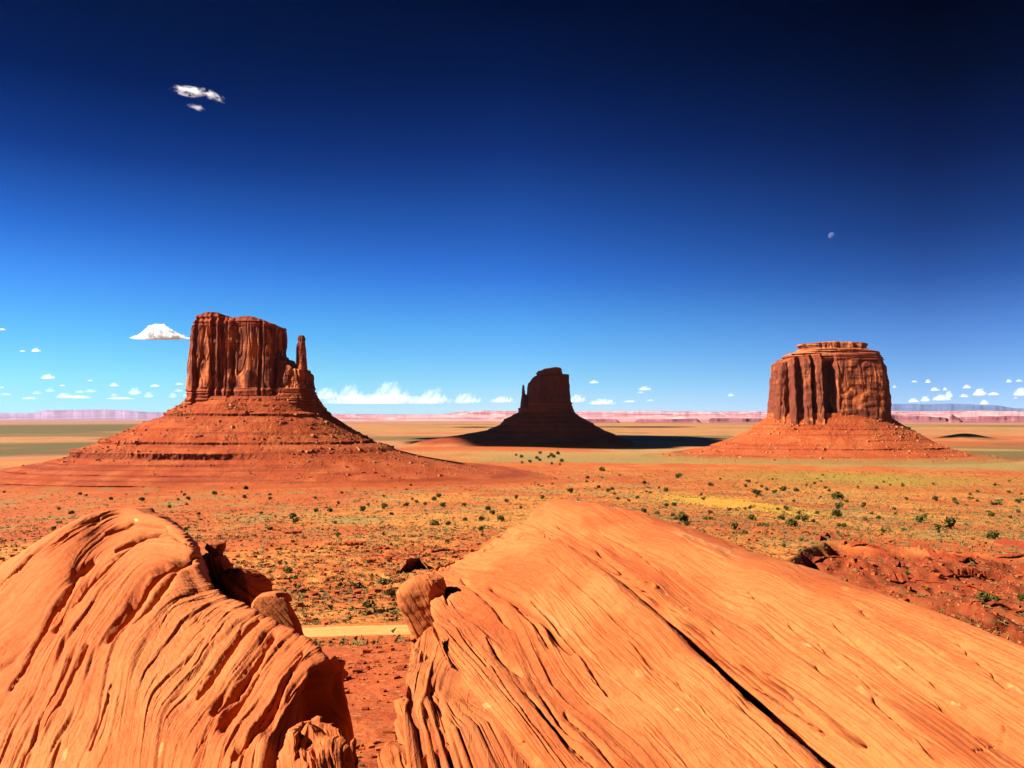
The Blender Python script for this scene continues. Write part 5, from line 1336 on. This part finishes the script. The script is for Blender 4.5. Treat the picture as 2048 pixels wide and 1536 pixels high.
for i, (x, b, w, h) in enumerate([(1829, 764, 14, 4), (1856, 765, 11, 7), (1789, 775, 9, 5), (1870, 781, 20, 7), (1890, 780, 9, 6), (1934, 776, 18, 7), (1960, 790, 28, 14), (1987, 790, 26, 6), (2018, 764, 11, 6), (2038, 763, 16, 5),
                                  (2043, 790, 32, 16), (1898, 794, 14, 13), (1884, 800, 42, 11), (1928, 794, 20, 6), (1969, 808, 18, 9), (2031, 797, 8, 4), (1827, 804, 24, 8), (1851, 802, 20, 10)]):
    cloud(x, b, w, h, 0.9 if h > 5 else 0.5, 130 + i, cl_label(x, RCX, 'small low cloud to the right of the right butte'), gr_)

# clouds above the frame; their shadows lie on the middle butte and the plain behind it
def high_cloud(tx, ty, rx, ry, alt, seed, label):
    t = (alt + 140) / sun_vec.z
    c = np.array([tx, ty, -140]) + np.array(sun_vec) * t
    rng = np.random.RandomState(seed); vs = []; fs = []; n = 46
    hm = NT('cloud_mass'); hm.b.inputs['Base Color'].default_value = (.93, .93, .94, 1); hm.b.inputs['Roughness'].default_value = 1
    for i in range(n):
        a = rng.uniform(0, 6.28); q = math.sqrt(rng.rand()) * 0.86
        r = 0.30 * min(rx, ry) * rng.uniform(.7, 1.1)
        p = SPH * (1 + 0.25 * fbm(SPH[..., 0] * 2 + i, SPH[..., 1] * 2, SPH[..., 2] * 2, 3, seed)[..., None])
        X = p[..., 0] * r * 1.2 + math.cos(a) * q * (rx - r * .8); Y = p[..., 1] * r * 1.2 + math.sin(a) * q * (ry - r * .8); Z = np.maximum(p[..., 2] * r * .35, -40)
        vs.append(np.stack([X, Y, Z], -1).reshape(-1, 3)); fs.append(SPF + i * 260)
    o = mesh_from('cloud', np.vstack(vs), np.vstack(fs), hm.m); o.location = c
    tag(o, label, 'cloud')
high_cloud(330, 4250, 960, 1230, 3000, 1, 'large cloud above the picture that shades the middle butte')
high_cloud(1420, 8700, 620, 420, 6200, 2, 'cloud above the picture shading a strip of far plain')
high_cloud(-420, 8500, 240, 380, 6200, 3, 'small cloud above the picture shading a spot left of the middle butte')
high_cloud(2560, 4470, 190, 170, 3000, 4, 'small cloud above the picture shading a low red hill')

# the thin wisps high on the left
def wisp(cx, cy, w, h, ang, dens, seed, thr, label):
    D = 9000.0; k = D / FPX
    V = SPH.reshape(-1, 3) * np.array([w / 2 * k, h * k, h / 2 * k])
    m = bpy.data.materials.new('cloud_wisp'); m.use_nodes = True; nt = m.node_tree; nt.nodes.clear()
    out = nt.nodes.new('ShaderNodeOutputMaterial'); vol = nt.nodes.new('ShaderNodeVolumePrincipled')
    vol.inputs['Color'].default_value = (1, 1, 1, 1); vol.inputs['Anisotropy'].default_value = 0.0
    q = NT.__new__(NT); q.m = m; q.n = nt.nodes; q.l = nt.links
    o_ = q.obj()
    n = q.noise(q.scale(o_, (0.0115, 0.013, 0.022), (seed, 0, 0)), 1.0, 5, 0.62, 0.8)
    s = q.sep(q.scale(o_, (2 / (w * k), 1 / (h * k), 2 / (h * k))))
    r = q.math('SQRT', q.math('ADD', q.math('MULTIPLY', s[0], s[0]), q.math('ADD', q.math('MULTIPLY', s[1], s[1]), q.math('MULTIPLY', s[2], s[2]))))
    f = q.math('SUBTRACT', n, q.math('ADD', thr, q.math('MULTIPLY', q.math('POWER', r, 2.5), 0.34)))
    de = q.math('MULTIPLY', q.math('MAXIMUM', f, 0.0), dens)
    nt.links.new(de, vol.inputs['Density']); nt.links.new(vol.outputs[0], out.inputs['Volume'])
    o = mesh_from('cloud', V, SPF[:, ::-1], m); o.location = P(cx, cy, D); o.rotation_euler = (0, ang, 0)
    tag(o, label, 'cloud')
wisp(384, 183, 114, 27, math.radians(5), 0.085, 3, 0.43, 'thin ragged white cloud high in the dark blue sky')
wisp(430, 193, 60, 24, math.radians(20), 0.045, 9, 0.42, 'faint trailing wisp at the right end of the high ragged cloud')
wisp(391, 213, 48, 20, math.radians(6), 0.040, 5, 0.43, 'faint small wisp of cloud under the high ragged cloud')

# the half moon
mm = NT('moon_surface')
mm.n.remove(mm.b)
df = mm.n.new('ShaderNodeBsdfDiffuse'); o_ = mm.obj()
mcol = mm.mix(mm.ramp(mm.noise(o_, 0.012, 3, 0.5), (0.4, 0.6)), (0.060, 0.060, 0.060), (0.03, 0.03, 0.034))
mm.put(df.inputs[0], mcol)
tr = mm.n.new('ShaderNodeBsdfTransparent'); ad = mm.n.new('ShaderNodeAddShader'); mx = mm.n.new('ShaderNodeMixShader')
mm.l.new(df.outputs[0], ad.inputs[0]); mm.l.new(tr.outputs[0], ad.inputs[1])
mm.l.new(mm.geo().outputs['Backfacing'], mx.inputs[0]); mm.l.new(ad.outputs[0], mx.inputs[1]); mm.l.new(tr.outputs[0], mx.inputs[2]); mm.l.new(mx.outputs[0], mm.out.inputs['Surface'])
me_ = mesh_from('moon', SPH.reshape(-1, 3) * 410.0, SPF[:, ::-1], mm.m); me_.location = P(1664, 472, 90000)
tag(me_, 'faint half moon in the blue sky above the right butte', 'moon')

# ---------------------------------------------------------------- haze
HZ = 0.17e-5
hv = np.array([[x, y, z] for x in (-60000, 60000) for y in (-60000, 60000) for z in (-185, 420)], float)
mh = bpy.data.materials.new('haze_air'); mh.use_nodes = True; mh.node_tree.nodes.clear()
ho = mh.node_tree.nodes.new('ShaderNodeOutputMaterial'); hp = mh.node_tree.nodes.new('ShaderNodeVolumePrincipled')
hp.inputs['Color'].default_value = (0.50, 0.74, 1.0, 1); hp.inputs['Density'].default_value = HZ; hp.inputs['Anisotropy'].default_value = 0.1
mh.node_tree.links.new(hp.outputs[0], ho.inputs['Volume'])
hz = mesh_from('haze', hv, np.array(BOXF), mh, smooth=False)
tag(hz, 'thin pale air haze over the whole valley', kind='stuff')
print('bushes', count)
